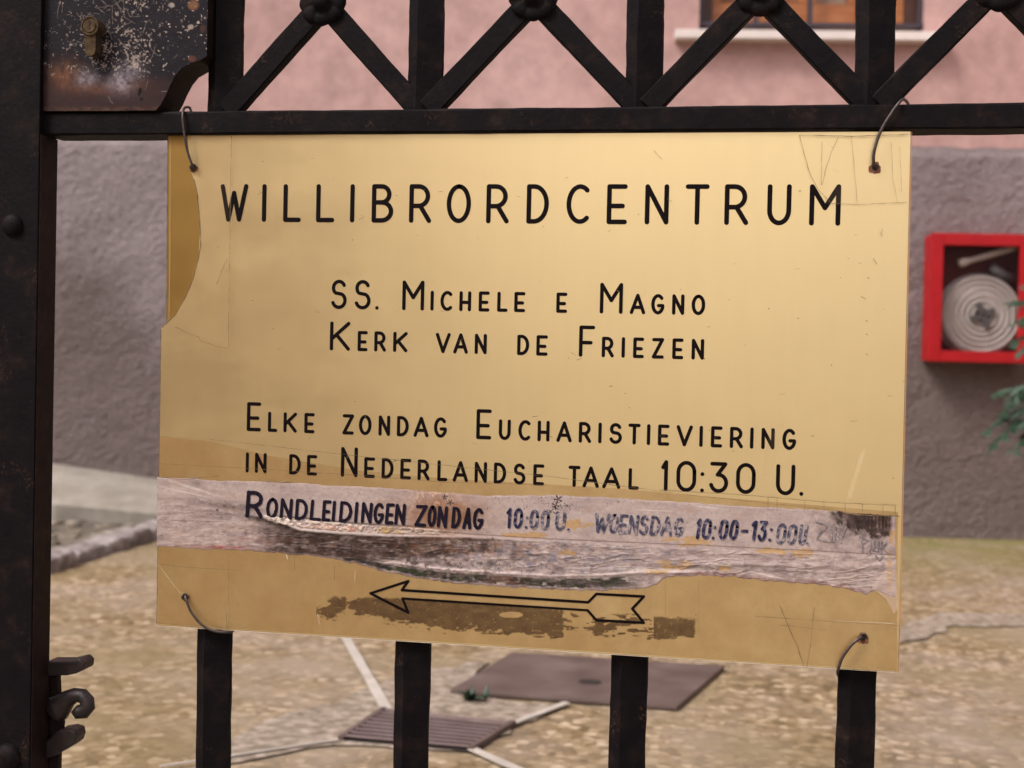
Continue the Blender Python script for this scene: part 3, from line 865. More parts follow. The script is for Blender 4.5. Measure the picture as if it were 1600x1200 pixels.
# latch on the side of the post
latch = empty('gate_latch', at(100, 1110, .02), 'brown iron latch with curled hook fixed to the left gate post', 'latch')
def ppoly(name, pts, y0, y1, m, bev=.001):
    mb = MB(); mb.prism([(at(px, py, y0).x, at(px, py, y0).z) for px, py in pts], lambda p, d: (p[0], d, p[1]), y0, y1)
    return mb.build(name, m, latch, bevel=bev)
ppoly('upper_bar', [(70, 1034), (104, 1034), (124, 1029), (131, 1036), (130, 1047), (118, 1053), (104, 1056), (70, 1057)], .014, .034, M_IRONR, .002)
ppoly('back_plate', [(70, 1052), (90, 1056), (91, 1080), (94, 1120), (97, 1130), (92, 1165), (90, 1260), (70, 1260)], .020, .026, M_IRONB, .0006)
hp = [(88, 1108), (96, 1101), (106, 1092), (118, 1086), (129, 1087), (136, 1095), (137, 1104), (131, 1111), (122, 1112), (116, 1107)]
mb = MB(); mb.tube([at(px, py, .021 - .0006 * i) for i, (px, py) in enumerate(hp)], [.0125, .0105, .0078, .0064, .0062, .0064, .0066, .0068, .0064, .004], 12)
mb.build('hook', M_IRONR, latch, smooth=True)
ppoly('lower_bar', [(70, 1158), (92, 1141), (106, 1139), (117, 1142), (119, 1152), (116, 1163), (106, 1170), (84, 1182), (70, 1186)], .012, .030, M_IRONR, .002)

# ================================================================ THE SIGN
sign = empty('sign', (0, 0, SZ - .205), 'gold metal sign with black engraved lettering and peeling tape wired to the iron gate', 'sign')
SY = 0.0
def S(px, py): p = at(px, py, SY); return (p.x, p.z)
front = [(293, 211), (1423, 205), (1403, 1050), (245, 977), (252, 512), (274, 491), (291, 462), (304, 430), (310, 402), (313, 357), (310, 316), (305, 287), (299, 270), (297, 258)]
def dense(poly, n=8):
    out = []
    for i, p in enumerate(poly):
        q = poly[(i + 1) % len(poly)]
        for k in range(n): out.append((p[0] + (q[0] - p[0]) * k / n, p[1] + (q[1] - p[1]) * k / n))
    return out
mb = MB(); mb.prism([S(*p) for p in front], lambda p, d: (p[0], d, p[1]), SY, SY + .002)
mb.build('front_panel', M_GOLD, sign, bevel=.0003)
back = [(260, 210), (420, 210), (410, 620), (258, 615)]
mb = MB(); mb.prism([S(*p) for p in back], lambda p, d: (p[0], d, p[1]), SY + .0022, SY + .0045)
mb.build('back_panel', M_BRASS, sign, bevel=.0003)
# thin amber edges of the plastic: left of the back panel, right of the front panel, bite
def line_px(mb, pts, w, y, jit=0.0):
    """thin flat ridge along photo-plane points on the sign; w in metres"""
    ps = [Vector((S(*p)[0], y, S(*p)[1])) for p in pts]
    if jit:
        q = [ps[0]]
        for a, b_ in zip(ps[:-1], ps[1:]):
            n = max(2, int((b_ - a).length / .004))
            for k in range(1, n + 1):
                v = a.lerp(b_, k / n); q.append(v + Vector((random.uniform(-jit, jit), 0, random.uniform(-jit, jit))))
        ps = q
    vs = []; fs = []
    for i, p in enumerate(ps):
        t = (ps[min(i + 1, len(ps) - 1)] - ps[max(i - 1, 0)]).normalized(); n = Vector((-t.z, 0, t.x)) * w / 2
        ww = (.5 + random.random() * .8) if jit else 1
        vs += [p - n * ww, p + n * ww]
    for i in range(len(ps) - 1): fs.append((2 * i, 2 * i + 1, 2 * i + 3, 2 * i + 2))
    mb.add(vs, fs)
mb = MB()
line_px(mb, [(1424.5, 206), (1404.5, 1049)], .0008, SY - .0001)
mb.build('panel_edge', M_EDGE, sign)
mb = MB(); line_px(mb, [(264.5, 213), (264, 400), (262.5, 503)], .0010, SY + .0020); mb.build('panel_edge', M_WIREG, sign)
mb = MB(); line_px(mb, [(303, 280), (308, 300), (312, 340), (314, 380), (310, 405), (302, 436), (290, 464), (274, 492), (253, 512)], .0008, SY - .00012, .0001)
line_px(mb, [(260.5, 211), (258, 508)], .0006, SY + .0019)
line_px(mb, [(251.5, 515), (245, 975)], .0006, SY - .00012)
mb.build('dark_edge', M_CRACK, sign)

# ---- stroke lettering
def arc(cx, cy, rx, ry, a0, a1, n=14):
    return [(cx + rx * math.cos(math.radians(a0 + (a1 - a0) * i / n)), cy + ry * math.sin(math.radians(a0 + (a1 - a0) * i / n))) for i in range(n + 1)]
G = {
 'A': [[(0, 0), (.5, 1)], [(.5, 1), (1, 0)], [(.16, .30), (.84, .30)]],
 'B': [[(0, 0), (0, 1)], [(0, 1), (.45, 1)] + arc(.45, .765, .43, .235, 90, -90)[1:] + [(0, .53)], [(.4, .53)] + arc(.45, .265, .55, .265, 90, -90) + [(0, 0)]],
 'C': [arc(.62, .5, .62, .5, 52, 308, 24)],
 'D': [[(0, 0), (0, 1)], [(0, 1), (.3, 1)] + arc(.3, .5, .7, .5, 90, -90, 20)[1:] + [(0, 0)]],
 'E': [[(1, 1), (0, 1)], [(0, 1), (0, 0)], [(0, 0), (1, 0)], [(0, .45), (.85, .45)]],
 'F': [[(1, 1), (0, 1)], [(0, 1), (0, 0)], [(0, .45), (.82, .45)]],
 'G': [arc(.52, .5, .52, .5, 45, 340, 24) + [(1, .42)], [(1, .42), (.58, .42)]],
 'H': [[(0, 0), (0, 1)], [(1, 0), (1, 1)], [(0, .43), (1, .43)]],
 'I': [[(.5, 0), (.5, 1)]],
 'K': [[(0, 0), (0, 1)], [(1, 1), (0, .38)], [(.28, .56), (1, 0)]],
 'L': [[(0, 1), (0, 0)], [(0, 0), (1, 0)]],
 'M': [[(0, 0), (0, 1)], [(0, 1), (.5, .42)], [(.5, .42), (1, 1)], [(1, 1), (1, 0)]],
 'N': [[(0, 0), (0, 1)], [(0, 1), (1, 0)], [(1, 0), (1, 1)]],
 'O': [arc(.5, .5, .5, .5, 90, 450, 32)],
 'R': [[(0, 0), (0, 1)], [(0, 1), (.4, 1)] + arc(.4, .715, .52, .285, 90, -90)[1:] + [(0, .43)], [(.5, .43), (1, 0)]],
 'S': [arc(.5, .75, .45, .25, 25, 230, 16) + arc(.5, .27, .5, .27, 62, -160, 18)],
 'T': [[(0, 1), (1, 1)], [(.5, 1), (.5, 0)]],
 'U': [[(0, 1), (0, .35)] + arc(.5, .35, .5, .35, 180, 360, 16)[1:] + [(1, 1)]],
 'V': [[(0, 1), (.5, 0)], [(.5, 0), (1, 1)]],
 'W': [[(0, 1), (.26, 0)], [(.26, 0), (.49, .80)], [(.49, .80), (.72, 0)], [(.72, 0), (1, 1)]],
 'Z': [[(0, 1), (1, 1)], [(1, 1), (0, 0)], [(0, 0), (1, 0)]],
 '1': [[(0, .80), (.55, .95), (.8, 1)], [(.8, 1), (.8, 0)]],
 '0': [arc(.5, .66, .5, .34, 0, 180, 14) + arc(.5, .34, .5, .34, 180, 360, 14) + [(1, .66)]],
 '3': [[(.05, 1), (.92, 1)], [(.92, 1), (.42, .60)], [(.42, .60)] + arc(.5, .30, .5, .30, 80, -165, 20)],
 '.': [[(.5, .0), (.5, .004)]],
 ':': [[(.5, .0), (.5, .004)], [(.5, .60), (.5, .604)]],
 '-': [[(0, .45), (1, .45)]],
 'j': [[(0, .8), (.9, .9)], [(.9, .9), (.1, .1), (1, 0)]],
}
def stroke(mb, pts, w, y0, y1, cap=7):
    """flat ribbon with round ends and joins, top at y0 (front), sides back to y1"""
    L = []; R = []
    n = len(pts)
    P2 = [Vector(p) for p in pts]
    for i, p in enumerate(P2):
        t = (P2[min(i + 1, n - 1)] - P2[max(i - 1, 0)])
        t = t.normalized() if t.length > 0 else Vector((0, 1))
        nn = Vector((-t.y, t.x)) * w / 2
        if i == 0:
            tt = t; st = [p + (nn * math.cos(a) - tt * (w / 2) * math.sin(a)) for a in [PI * k / cap for k in range(1, cap)]]
            start = st
        if i == n - 1:
            en = [p + (-nn * math.cos(a) + t * (w / 2) * math.sin(a)) for a in [PI * k / cap for k in range(1, cap)]]
        L.append(p + nn); R.append(p - nn)
    # body as quads, caps as fans
    m_ = n; vs = []
    for y in (y0, y1):
        for a, b_ in zip(L, R): vs += [(a.x, y, a.y), (b_.x, y, b_.y)]
        for q in start: vs.append((q.x, y, q.y))
        for q in en: vs.append((q.x, y, q.y))
    per = 2 * m_ + 2 * (cap - 1)
    fs = [(2 * i, 2 * i + 1, 2 * i + 3, 2 * i + 2) for i in range(m_ - 1)]
    sidx = [0] + [2 * m_ + k for k in range(cap - 1)] + [1]
    eidx = [2 * m_ - 1] + [2 * m_ + cap - 1 + k for k in range(cap - 1)] + [2 * m_ - 2]
    fs.append(tuple(sidx)); fs.append(tuple(eidx))
    bound = sidx[:-1] + [2 * i + 1 for i in range(m_)][:-1] + eidx[:-1] + [2 * i for i in range(m_)][::-1][:-1]
    bound = [sidx[0]] + sidx[1:-1] + [2 * i + 1 for i in range(m_)] + eidx[1:-1] + [2 * i for i in range(m_)][::-1][:-1]
    for i in range(len(bound)):
        a, b_ = bound[i], bound[(i + 1) % len(bound)]
        fs.append((a, b_, b_ + per, a + per))
    mb.add(vs, fs)
def glyph(ch, x0, x1, z0, z1, w, y, mat, lean=0.0, jit=0.0, name='letter', parent=None):
    mb = MB(); rnd = random
    x0 += w / 2; x1 -= w / 2; z0 += w / 2; z1 -= w / 2
    if x1 < x0: x0 = x1 = (x0 + x1) / 2
    for k, st in enumerate(G[ch]):
        pts = [(x0 + (x1 - x0) * u + lean * v * (z1 - z0) + rnd.uniform(-jit, jit), z0 + (z1 - z0) * v + rnd.uniform(-jit, jit)) for u, v in st]
        if ch == 'I' or ch in '.:': pts = [((x0 + x1) / 2 + lean * v * (z1 - z0), z0 + (z1 - z0) * v) for u, v in st]
        stroke(mb, pts, w, y - .00004 * k, y + .00015)
    me = mb.build(name, mat, parent or sign)
    return me
# each entry: character, left and right of its ink in photo pixels; then the ink's top and bottom at both ends of the line
def text_line(entries, xa, top_a, bot_a, xb, top_b, bot_b, small=None, w=.0034, ws=None, y=SY - .0002, mat=M_LETTER, **kw):
    """small = (top offset at a, at b) for the small capitals"""
    for e in entries:
        ch, a, b_ = e[0], e[1], e[2]
        big = ch.isupper() or not ch.isalpha()
        if len(e) > 3: big = e[3]
        t = ((a + b_) / 2 - xa) / (xb - xa)
        top = (top_a + (top_b - top_a) * t); bot = bot_a + (bot_b - bot_a) * t
        if not big: top = small[0] + (small[1] - small[0]) * t
        x0, z0 = S(a, bot); x1, _ = S(b_, bot); _, z1 = S((a + b_) / 2, top)
        z0 = S((a + b_) / 2, bot)[1]; xm = (S(a, (top + bot) / 2)[0], S(b_, (top + bot) / 2)[0])
        glyph(ch.upper() if ch != 'j' else 'j', xm[0], xm[1], z0, z1, (w if big else (ws or w)), y, mat, **kw)
text_line([('W', 344.4, 387.6), ('I', 409.4, 416.5), ('L', 442.8, 470.5), ('L', 494.2, 522.8), ('I', 547, 554.3), ('B', 581, 614.8), ('R', 639.5, 674.2), ('O', 698, 736),
           ('R', 760, 795.5), ('D', 822.9, 857.7), ('C', 885.2, 920.8), ('E', 948.3, 980.2), ('N', 1007.8, 1045.1), ('T', 1070.8, 1108.2), ('R', 1132.1, 1169.8), ('U', 1198.8, 1236.5), ('M', 1264.7, 1313.7)],
          366, 287.6, 346.4, 1289, 287.9, 352.6, w=.0037)
text_line([('S', 517.3, 542), ('S', 554, 579.3), ('.', 586.5, 592.3), ('M', 628.7, 662.9), ('i', 672.5, 678), ('c', 688.2, 706.7), ('h', 717.8, 736.3), ('e', 748, 765), ('l', 777, 793.5), ('e', 803.6, 820.8),
           ('e', 869.3, 886.3), ('M', 937.4, 973.3), ('a', 984.2, 1008.5), ('g', 1017.5, 1038.2), ('n', 1050.2, 1069.4), ('o', 1080.6, 1102)],
          530, 437, 483, 1091, 443.5, 492.5, small=(452, 460.3), w=.0029, ws=.0027)
text_line([('K', 515.6, 547.2), ('e', 558.9, 574.5), ('r', 584.9, 603.4), ('k', 614.4, 636.9), ('v', 680.7, 704.1), ('a', 708.4, 731.4), ('n', 741.8, 760.7), ('d', 808.1, 827), ('e', 838.1, 855.9),
           ('F', 904.8, 929.5), ('r', 940.3, 959.5), ('i', 971, 976.8), ('e', 989.3, 1006.3), ('z', 1018.6, 1037.5), ('e', 1050.5, 1067.9), ('n', 1080.6, 1100.2)],
          531, 502.5, 547.8, 1090, 511.5, 562, small=(516.3, 529.5), w=.0029, ws=.0027)
text_line([('E', 385.9, 407.8), ('l', 418.8, 433.4), ('k', 443.1, 464), ('e', 475.6, 491.6), ('z', 535.3, 553.1), ('o', 560.9, 580.6), ('n', 591.6, 609.7), ('d', 620.3, 638.8), ('a', 646.3, 670), ('g', 678.1, 698.4),
           ('E', 744.4, 768.1), ('u', 779.4, 798.1), ('c', 810, 828.8), ('h', 840, 858.8), ('a', 869.6, 893.6), ('r', 904.4, 924), ('i', 934.8, 940.2), ('s', 952, 972), ('t', 981.6, 1000.8), ('i', 1010.8, 1016.2), ('e', 1028, 1046),
           ('v', 1056.8, 1082.4), ('i', 1092.8, 1098.2), ('e', 1110.8, 1128.8), ('r', 1140.4, 1161.2), ('i', 1172, 1177.4), ('n', 1189.6, 1210.4), ('g', 1222.4, 1244)],
          397, 628.5, 673.8, 1233, 654, 703.2, small=(642.5, 669.8), w=.0029, ws=.0027)
text_line([('i', 384, 389), ('n', 398.4, 416.6), ('d', 451.9, 470), ('e', 479.7, 495.6), ('N', 532.8, 559), ('e', 569, 586), ('d', 596.3, 615), ('e', 625.6, 642.5), ('r', 652.5, 671.6), ('l', 683.4, 699.4), ('a', 707.5, 731.6),
           ('n', 741.6, 761), ('d', 771.6, 791), ('s', 802.2, 821.2), ('e', 833.2, 850.4), ('t', 888, 906.8), ('a', 910.4, 936), ('a', 941.2, 969.6), ('l', 982, 998.4)],
          386, 693.5, 738.2, 990, 713, 765, small=(706.7, 731.5), w=.0029, ws=.0027)
text_line([('1', 1032.8, 1044.8), ('0', 1056.8, 1088), (':', 1094.8, 1100), ('3', 1108, 1138), ('0', 1150, 1180.8), ('U', 1212.4, 1242.4), ('.', 1249.8, 1255.4)],
          1038, 718.8, 767.3, 1252, 726.5, 774.8, w=.0030)

# ---- the deteriorated paper strip under tape
tx = [244, 300, 345, 420, 520, 600, 680, 760, 860, 960, 1100, 1240, 1310, 1345, 1400]
ty = [746, 747, 751, 752, 759, 762, 769, 775, 773, 778, 787, 795, 798, 802, 806]
bx_ = [244, 300, 345, 390, 440, 500, 560, 600, 650, 700, 780, 860, 930, 985, 1008, 1026, 1034, 1042, 1090, 1150, 1200, 1255, 1300, 1340, 1352, 1366, 1400]
by_ = [854, 857, 859, 861, 864, 869, 882, 893, 903, 910, 917, 921, 923, 921, 919, 914, 906, 901, 899, 902, 907, 912, 916, 924, 930, 922, 934]
NXs, NYs = 1160, 150
xs = np.linspace(245.5, 1399, NXs)
tv = np.interp(xs, tx, ty) + 3.0 * (fbm(xs / 9, xs * 0, 3, 4) - .5) + 2 * (fbm(xs / 30, xs * 0, 4, 2) - .5)
bv = np.interp(xs, bx_, by_) + 5 * (fbm(xs / 7, xs * 0 + 2, 5, 4) - .5)
vv = np.linspace(0, 1, NYs)[:, None]
SX = np.repeat(xs[None], NYs, 0); SYp = tv[None] * (1 - vv) + bv[None] * vv
x, y = SX, SYp
def curve_y(xs_, ys_): return np.interp(x, xs_, ys_)
def band(yc, w): return np.exp(-((y - yc) / w) ** 2)
PK = 0.80
C = np.zeros(x.shape + (3,)) + lin(194, 174, 165, PK)
C = over(C, lin(162, 142, 138, PK), np.clip(fbm(x / 34, y / 13, 101) * 2.2 - .9, 0, 1) * .7)
C = over(C, lin(206, 186, 180, PK), np.clip(fbm(x / 34, y / 8, 102) * 2.6 - 1.45, 0, 1) * .8)
C = over(C, lin(176, 130, 92, PK), np.clip(fbm(x / 40, y / 14, 103) * 3 - 1.9, 0, 1) * .5)
# fold line: below it the strip is a loose, dirtier flap
fold = curve_y([240, 372, 420, 470, 560, 640, 740, 900, 1100, 1300, 1400], [778, 800, 806, 826, 833, 836, 838, 845, 856, 864, 868])
low = ss(0, 5, y - fold)
# dark brown grime in the hollow of the flap
grime = ss(365, 470, x) * (1 - ss(700, 830, x)) * low * (1 - ss(0, 12, y - curve_y([360, 560, 700, 830], [872, 872, 862, 850])))
C = over(C, lin(70, 49, 38, PK), np.clip(grime * (fbm(x / 15, y / 7, 104, 5) * 1.9 + .05), 0, 1) * .96)
C = over(C, lin(40, 28, 24, PK), np.clip(grime * (fbm(x / 9, y / 5, 145, 5) * 3.4 - 1.5), 0, 1) * .85)
C = over(C, lin(150, 120, 104, PK), np.clip(grime * (fbm(x / 12, y / 6, 146, 5) * 4 - 2.5), 0, 1) * .8)
g2 = np.exp(-((x - 640) / 190) ** 2) * low * np.clip(fbm(x / 12, y / 7, 109, 5) * 3 - 1.35, 0, 1)
C = over(C, lin(58, 42, 36, PK), np.clip(g2 * 1.3, 0, 1) * .85)
g3 = np.exp(-((x - 860) / 220) ** 2) * low * np.clip(fbm(x / 13, y / 7, 110, 5) * 3.4 - 1.6, 0, 1)
C = over(C, lin(96, 84, 88, PK), np.clip(g3, 0, 1) * .7)
C = over(C, lin(104, 112, 138, PK), np.clip(np.exp(-((x - 880) / 180) ** 2 - ((y - 872) / 22) ** 2) * (fbm(x / 12, y / 7, 111) * 3 - 1.4), 0, 1) * .7)
C = over(C, lin(170, 110, 62, PK), np.clip(np.exp(-((x - 760) / 130) ** 2 - ((y - 858) / 12) ** 2) * (fbm(x / 10, y / 6, 112) * 3 - 1.5), 0, 1) * .8)
# smear spreading left from the torn corner
C = over(C, lin(92, 76, 72, PK), np.clip(np.exp(-((x - 360) / 70) ** 2) * band(curve_y([244, 330, 400, 460], [776, 786, 796, 812]), 7) * (fbm(x / 9, y / 4, 113) * 1.8 - .15), 0, 1) * .85)
# lower dark, green-black lip
lip_t = curve_y([440, 560, 640, 700, 780, 860, 950, 1000, 1030], [862, 872, 886, 893, 898, 903, 901, 897, 897])
lip = ss(0, 3, y - lip_t) * ss(400, 520, x) * (1 - ss(960, 1012, x)) * (1 - ss(-6, -2, y - bv[None]))
C = over(C, lin(34, 32, 26, PK), np.clip(lip * (fbm(x / 8, y / 3, 105) * 1.4 + .3), 0, 1) * .96)
C = over(C, lin(48, 74, 36, PK), np.clip(lip * (fbm(x / 13, y / 3, 106) * 3 - 1.45), 0, 1) * .85)
C = over(C, lin(140, 84, 60, PK), np.clip(lip * np.exp(-((x - 785) / 24) ** 2) * (fbm(x / 4, y / 2, 107) * 2 - .5), 0, 1) * .8)
# pale ridge above the lip (taped fold)
rg = band(lip_t - 3, 2.6) * ss(560, 660, x) * (1 - ss(1060, 1120, x))
C = over(C, lin(226, 206, 198, PK), np.clip(rg * (.5 + fbm(x / 20, y / 3, 108)), 0, 1) * .8)
C = over(C, lin(224, 210, 200, PK), band(fold + 2 + 0 * x, 1.6) * ss(400, 440, x) * (1 - ss(610, 680, x)) * .5)
# white crumbling filler below the writing, with orange rust in it
cr_t = curve_y([405, 430, 480, 560, 640, 700, 780], [803, 808, 812, 820, 824, 829, 833]); cr_b = curve_y([405, 430, 480, 560, 640, 700, 780], [806, 818, 825, 832, 834, 836, 838])
crk = ss(-1, 1.5, y - cr_t) * (1 - ss(-1.5, 1, y - cr_b)) * ss(408, 420, x) * (1 - ss(668, 735, x)) * (fbm(x / 6, y / 4, 114, 4) > .43)
C = over(C, lin(232, 214, 196, PK), crk * .92)
C = over(C, lin(184, 100, 58, PK), np.clip(crk * np.exp(-((x - 535) / 50) ** 2) * ss(0, 8, y - cr_t) * (fbm(x / 9, y / 4, 115) * 2.6 - .6), 0, 1) * .9)
C = over(C, lin(196, 160, 92, PK), np.clip(crk * np.exp(-((x - 608) / 16) ** 2) * 2, 0, 1) * .8)
C = over(C, lin(52, 34, 28, PK), band(cr_t - 2.0, 1.6) * ss(420, 450, x) * (1 - ss(640, 740, x)) * .75)
# rust-brown damp stain around the middle words
st = np.exp(-((x - 690) / 62) ** 2 - ((y - 803) / 30) ** 2)
C = over(C, lin(150, 100, 62, PK), np.clip(st * 1.35 * (fbm(x / 14, y / 12, 116) + .42), 0, 1) * .85)
C = over(C, lin(226, 190, 160, PK), (fbm(x / 4, y / 5, 117, 3) > .60) * np.exp(-((x - 680) / 36) ** 2 - ((y - 776) / 13) ** 2) * .9)
C = over(C, lin(216, 194, 180, PK), (fbm(x / 4, y / 5, 118, 3) > .58) * np.exp(-((x - 610) / 40) ** 2 - ((y - 800) / 18) ** 2) * .7)
# yellow patches where the gold shows through
for (cx_, cy_, rx_, ry_) in ((900, 820, 26, 8), (880, 865, 18, 6), (1077, 846, 36, 8), (1052, 882, 24, 8), (1136, 888, 12, 5), (1208, 862, 22, 6), (1256, 864, 22, 6), (1390, 895, 5, 30), (1030, 893, 18, 4), (1394, 840, 6, 14), (820, 836, 30, 4)):
    mk = ss(0, .25, 1 - ((x - cx_) / rx_) ** 2 - ((y - cy_) / ry_) ** 2 + (fbm(x / 13, y / 7, 119, 4) - .5) * 4.2)
    C = over(C, lin(198, 156, 94, PK), mk * .75)
# hairline where the tape ends
C = over(C, lin(92, 70, 60, PK), band(curve_y([560, 700, 860, 1100, 1400], [823, 832, 842, 852, 867]) + 1.2 * (fbm(x / 20, x * 0, 121) - .5), .8) * ss(560, 640, x) * .7)
C = over(C, lin(120, 100, 96, PK), band(curve_y([244, 400, 700], [812, 817, 822]), .8) * (1 - ss(330, 380, x)) * .5)
# red-brown raw lower edge on the right, red streak on the left
red = band(bv[None] - 3, 3) * ss(1040, 1080, x) * (fbm(x / 6, y / 3, 122) * 1.8 - .2)
C = over(C, lin(132, 74, 66, PK), np.clip(red, 0, 1) * .8)
C = over(C, lin(170, 62, 38, PK), np.clip(np.exp(-((x - 345) / 42) ** 2) * band(bv[None] - 3, 3.2) * (fbm(x / 10, y / 2, 123) * 2.2 - .3), 0, 1) * .9)
C = over(C, lin(176, 96, 66, PK), np.clip(np.exp(-((x - 400) / 40) ** 2) * band(846, 7) * (fbm(x / 8, y / 2.5, 124) * 2.2 - .9), 0, 1) * .6)
# blackened upper right corner
cor_ = ss(1290, 1340, x + (fbm(x / 10, y / 8, 125) - .5) * 50) * (1 - ss(822, 846, y - (x - 1350) * .12 + (fbm(x / 6, y / 6, 126) - .5) * 26)) * (1 - ss(1386, 1396, x))
C = over(C, lin(52, 36, 26, PK), np.clip(cor_ * (fbm(x / 6, y / 6, 127) * 2.2 + .15), 0, 1) * .97)
C = over(C, lin(196, 150, 112, PK), np.clip(cor_ * (np.sin(x * 1.1 + 3 * fbm(x / 6, y / 10, 128)) > .55) * ss(1352, 1362, x) * (y < 826), 0, 1) * .6)
C = over(C, lin(120, 100, 98, PK), np.clip(ss(1240, 1290, x) * (fbm(x / 9, y / 9, 129) * 2.4 - .9) * (1 - ss(860, 880, y)), 0, 1) * .65)
C = over(C, lin(132, 114, 108, PK), np.clip(ss(900, 1000, x) * low * (fbm(x / 26, y / 9, 151, 5) * 3.2 - 1.5), 0, 1) * .7)
C = over(C, lin(120, 98, 86, PK), np.clip((1 - ss(380, 460, x)) * (fbm(x / 22, y / 12, 152, 5) * 3 - 1.6), 0, 1) * .45)
C = over(C, lin(84, 64, 54, PK), np.clip(np.exp(-((x - 700) / 240) ** 2) * low * (fbm(x / 9, y / 4, 153, 5) * 3.6 - 2.0), 0, 1) * .8)
C = over(C, lin(60, 44, 38, PK), np.clip(np.exp(-((x - 620) / 260) ** 2) * low * (fbm(x / 11, y / 10, 161, 6) * 4.6 - 2.6), 0, 1) * .85)
C = over(C, lin(140, 120, 116, PK), np.clip(low * (fbm(x / 12, y / 11, 162, 6) * 4.2 - 2.3), 0, 1) * .55)
C = over(C, lin(218, 200, 190, PK), np.clip(low * ss(640, 700, x) * (fbm(x / 10, y / 8, 163, 6) * 4.6 - 2.8), 0, 1) * .6)
C = over(C, lin(46, 34, 28, PK), np.clip(np.exp(-((x - 415) / 55) ** 2) * band(curve_y([360, 420, 480], [800, 815, 836]), 5) * (fbm(x / 6, y / 5, 164, 5) * 2.6 - .5), 0, 1) * .8)
C = over(C, lin(40, 28, 22, PK), np.clip(ss(1318, 1350, x) * (1 - ss(816, 832, y)) * (1 - ss(1388, 1397, x)) * (fbm(x / 7, y / 6, 165, 5) * 2.6 - .4), 0, 1) * .8)
# mildew dots
sp = fbm(x / 1.9, y / 1.9, 130, 2)
dd = .02 + .045 * np.exp(-((x - 760) / 110) ** 2 - ((y - 885) / 14) ** 2) * 2 + .05 * np.exp(-((x - 868) / 26) ** 2 - ((y - 792) / 20) ** 2) * 2.6 + .03 * np.exp(-((x - 790) / 60) ** 2 - ((y - 786) / 16) ** 2) + .03 * np.exp(-((x - 1000) / 120) ** 2 - ((y - 785) / 12) ** 2)
C = over(C, lin(36, 28, 30, PK), ss(0, .04, sp - (.90 - dd * 1.9)) * .9)
for (cx_, cy_, r_) in ((695, 777, 5), (704, 785, 5), (666, 883, 4), (872, 780, 7), (868, 790, 6), (860, 800, 4), (886, 790, 3), (340, 797, 3), (770, 842, 3)):
    rr_ = np.hypot(x - cx_, y - cy_); an = np.arctan2(y - cy_, x - cx_)
    C = over(C, lin(30, 22, 26, PK), (rr_ < r_ * (.55 + .45 * np.sin(an * 5 + cx_) + .4 * (fbm(x / 2, y / 2, 131) - .5))) * .92)
# silvery glints of wrinkled tape, painted into the colour
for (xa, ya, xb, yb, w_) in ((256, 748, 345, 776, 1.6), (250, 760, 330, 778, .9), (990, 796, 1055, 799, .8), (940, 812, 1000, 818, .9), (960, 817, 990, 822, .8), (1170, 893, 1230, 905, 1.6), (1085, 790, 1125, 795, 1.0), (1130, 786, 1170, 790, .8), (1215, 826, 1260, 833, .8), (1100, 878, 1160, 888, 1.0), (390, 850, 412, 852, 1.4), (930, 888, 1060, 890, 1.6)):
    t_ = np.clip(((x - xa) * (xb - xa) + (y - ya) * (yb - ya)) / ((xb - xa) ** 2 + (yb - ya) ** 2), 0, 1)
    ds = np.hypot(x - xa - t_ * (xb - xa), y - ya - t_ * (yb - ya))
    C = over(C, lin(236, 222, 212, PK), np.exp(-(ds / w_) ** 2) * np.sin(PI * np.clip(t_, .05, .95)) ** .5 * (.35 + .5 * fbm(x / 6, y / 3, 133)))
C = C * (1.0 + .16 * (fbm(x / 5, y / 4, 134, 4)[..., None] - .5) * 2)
# crisp pale rim all round
rim = np.exp(-((y - bv[None] + 1.0) / 1.3) ** 2)
C = over(C, lin(196, 172, 166, PK), rim * .55)
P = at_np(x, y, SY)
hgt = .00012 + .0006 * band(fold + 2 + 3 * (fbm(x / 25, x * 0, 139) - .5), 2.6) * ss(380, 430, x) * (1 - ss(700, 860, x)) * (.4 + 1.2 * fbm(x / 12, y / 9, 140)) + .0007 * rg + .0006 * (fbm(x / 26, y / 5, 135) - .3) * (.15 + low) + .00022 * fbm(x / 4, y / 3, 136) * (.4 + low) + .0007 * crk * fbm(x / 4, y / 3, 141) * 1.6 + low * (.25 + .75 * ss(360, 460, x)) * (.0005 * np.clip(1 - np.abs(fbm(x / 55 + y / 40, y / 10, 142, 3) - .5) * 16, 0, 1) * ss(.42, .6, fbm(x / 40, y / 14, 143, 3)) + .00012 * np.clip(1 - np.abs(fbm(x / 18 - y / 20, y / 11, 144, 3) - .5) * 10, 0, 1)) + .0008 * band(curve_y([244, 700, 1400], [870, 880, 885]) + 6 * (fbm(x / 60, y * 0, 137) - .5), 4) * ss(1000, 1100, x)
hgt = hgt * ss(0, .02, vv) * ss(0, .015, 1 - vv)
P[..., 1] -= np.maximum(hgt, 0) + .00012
gridmesh('paper_strip', P, np.ones((NYs - 1, NXs - 1), bool), C, M_PAPER, sign)

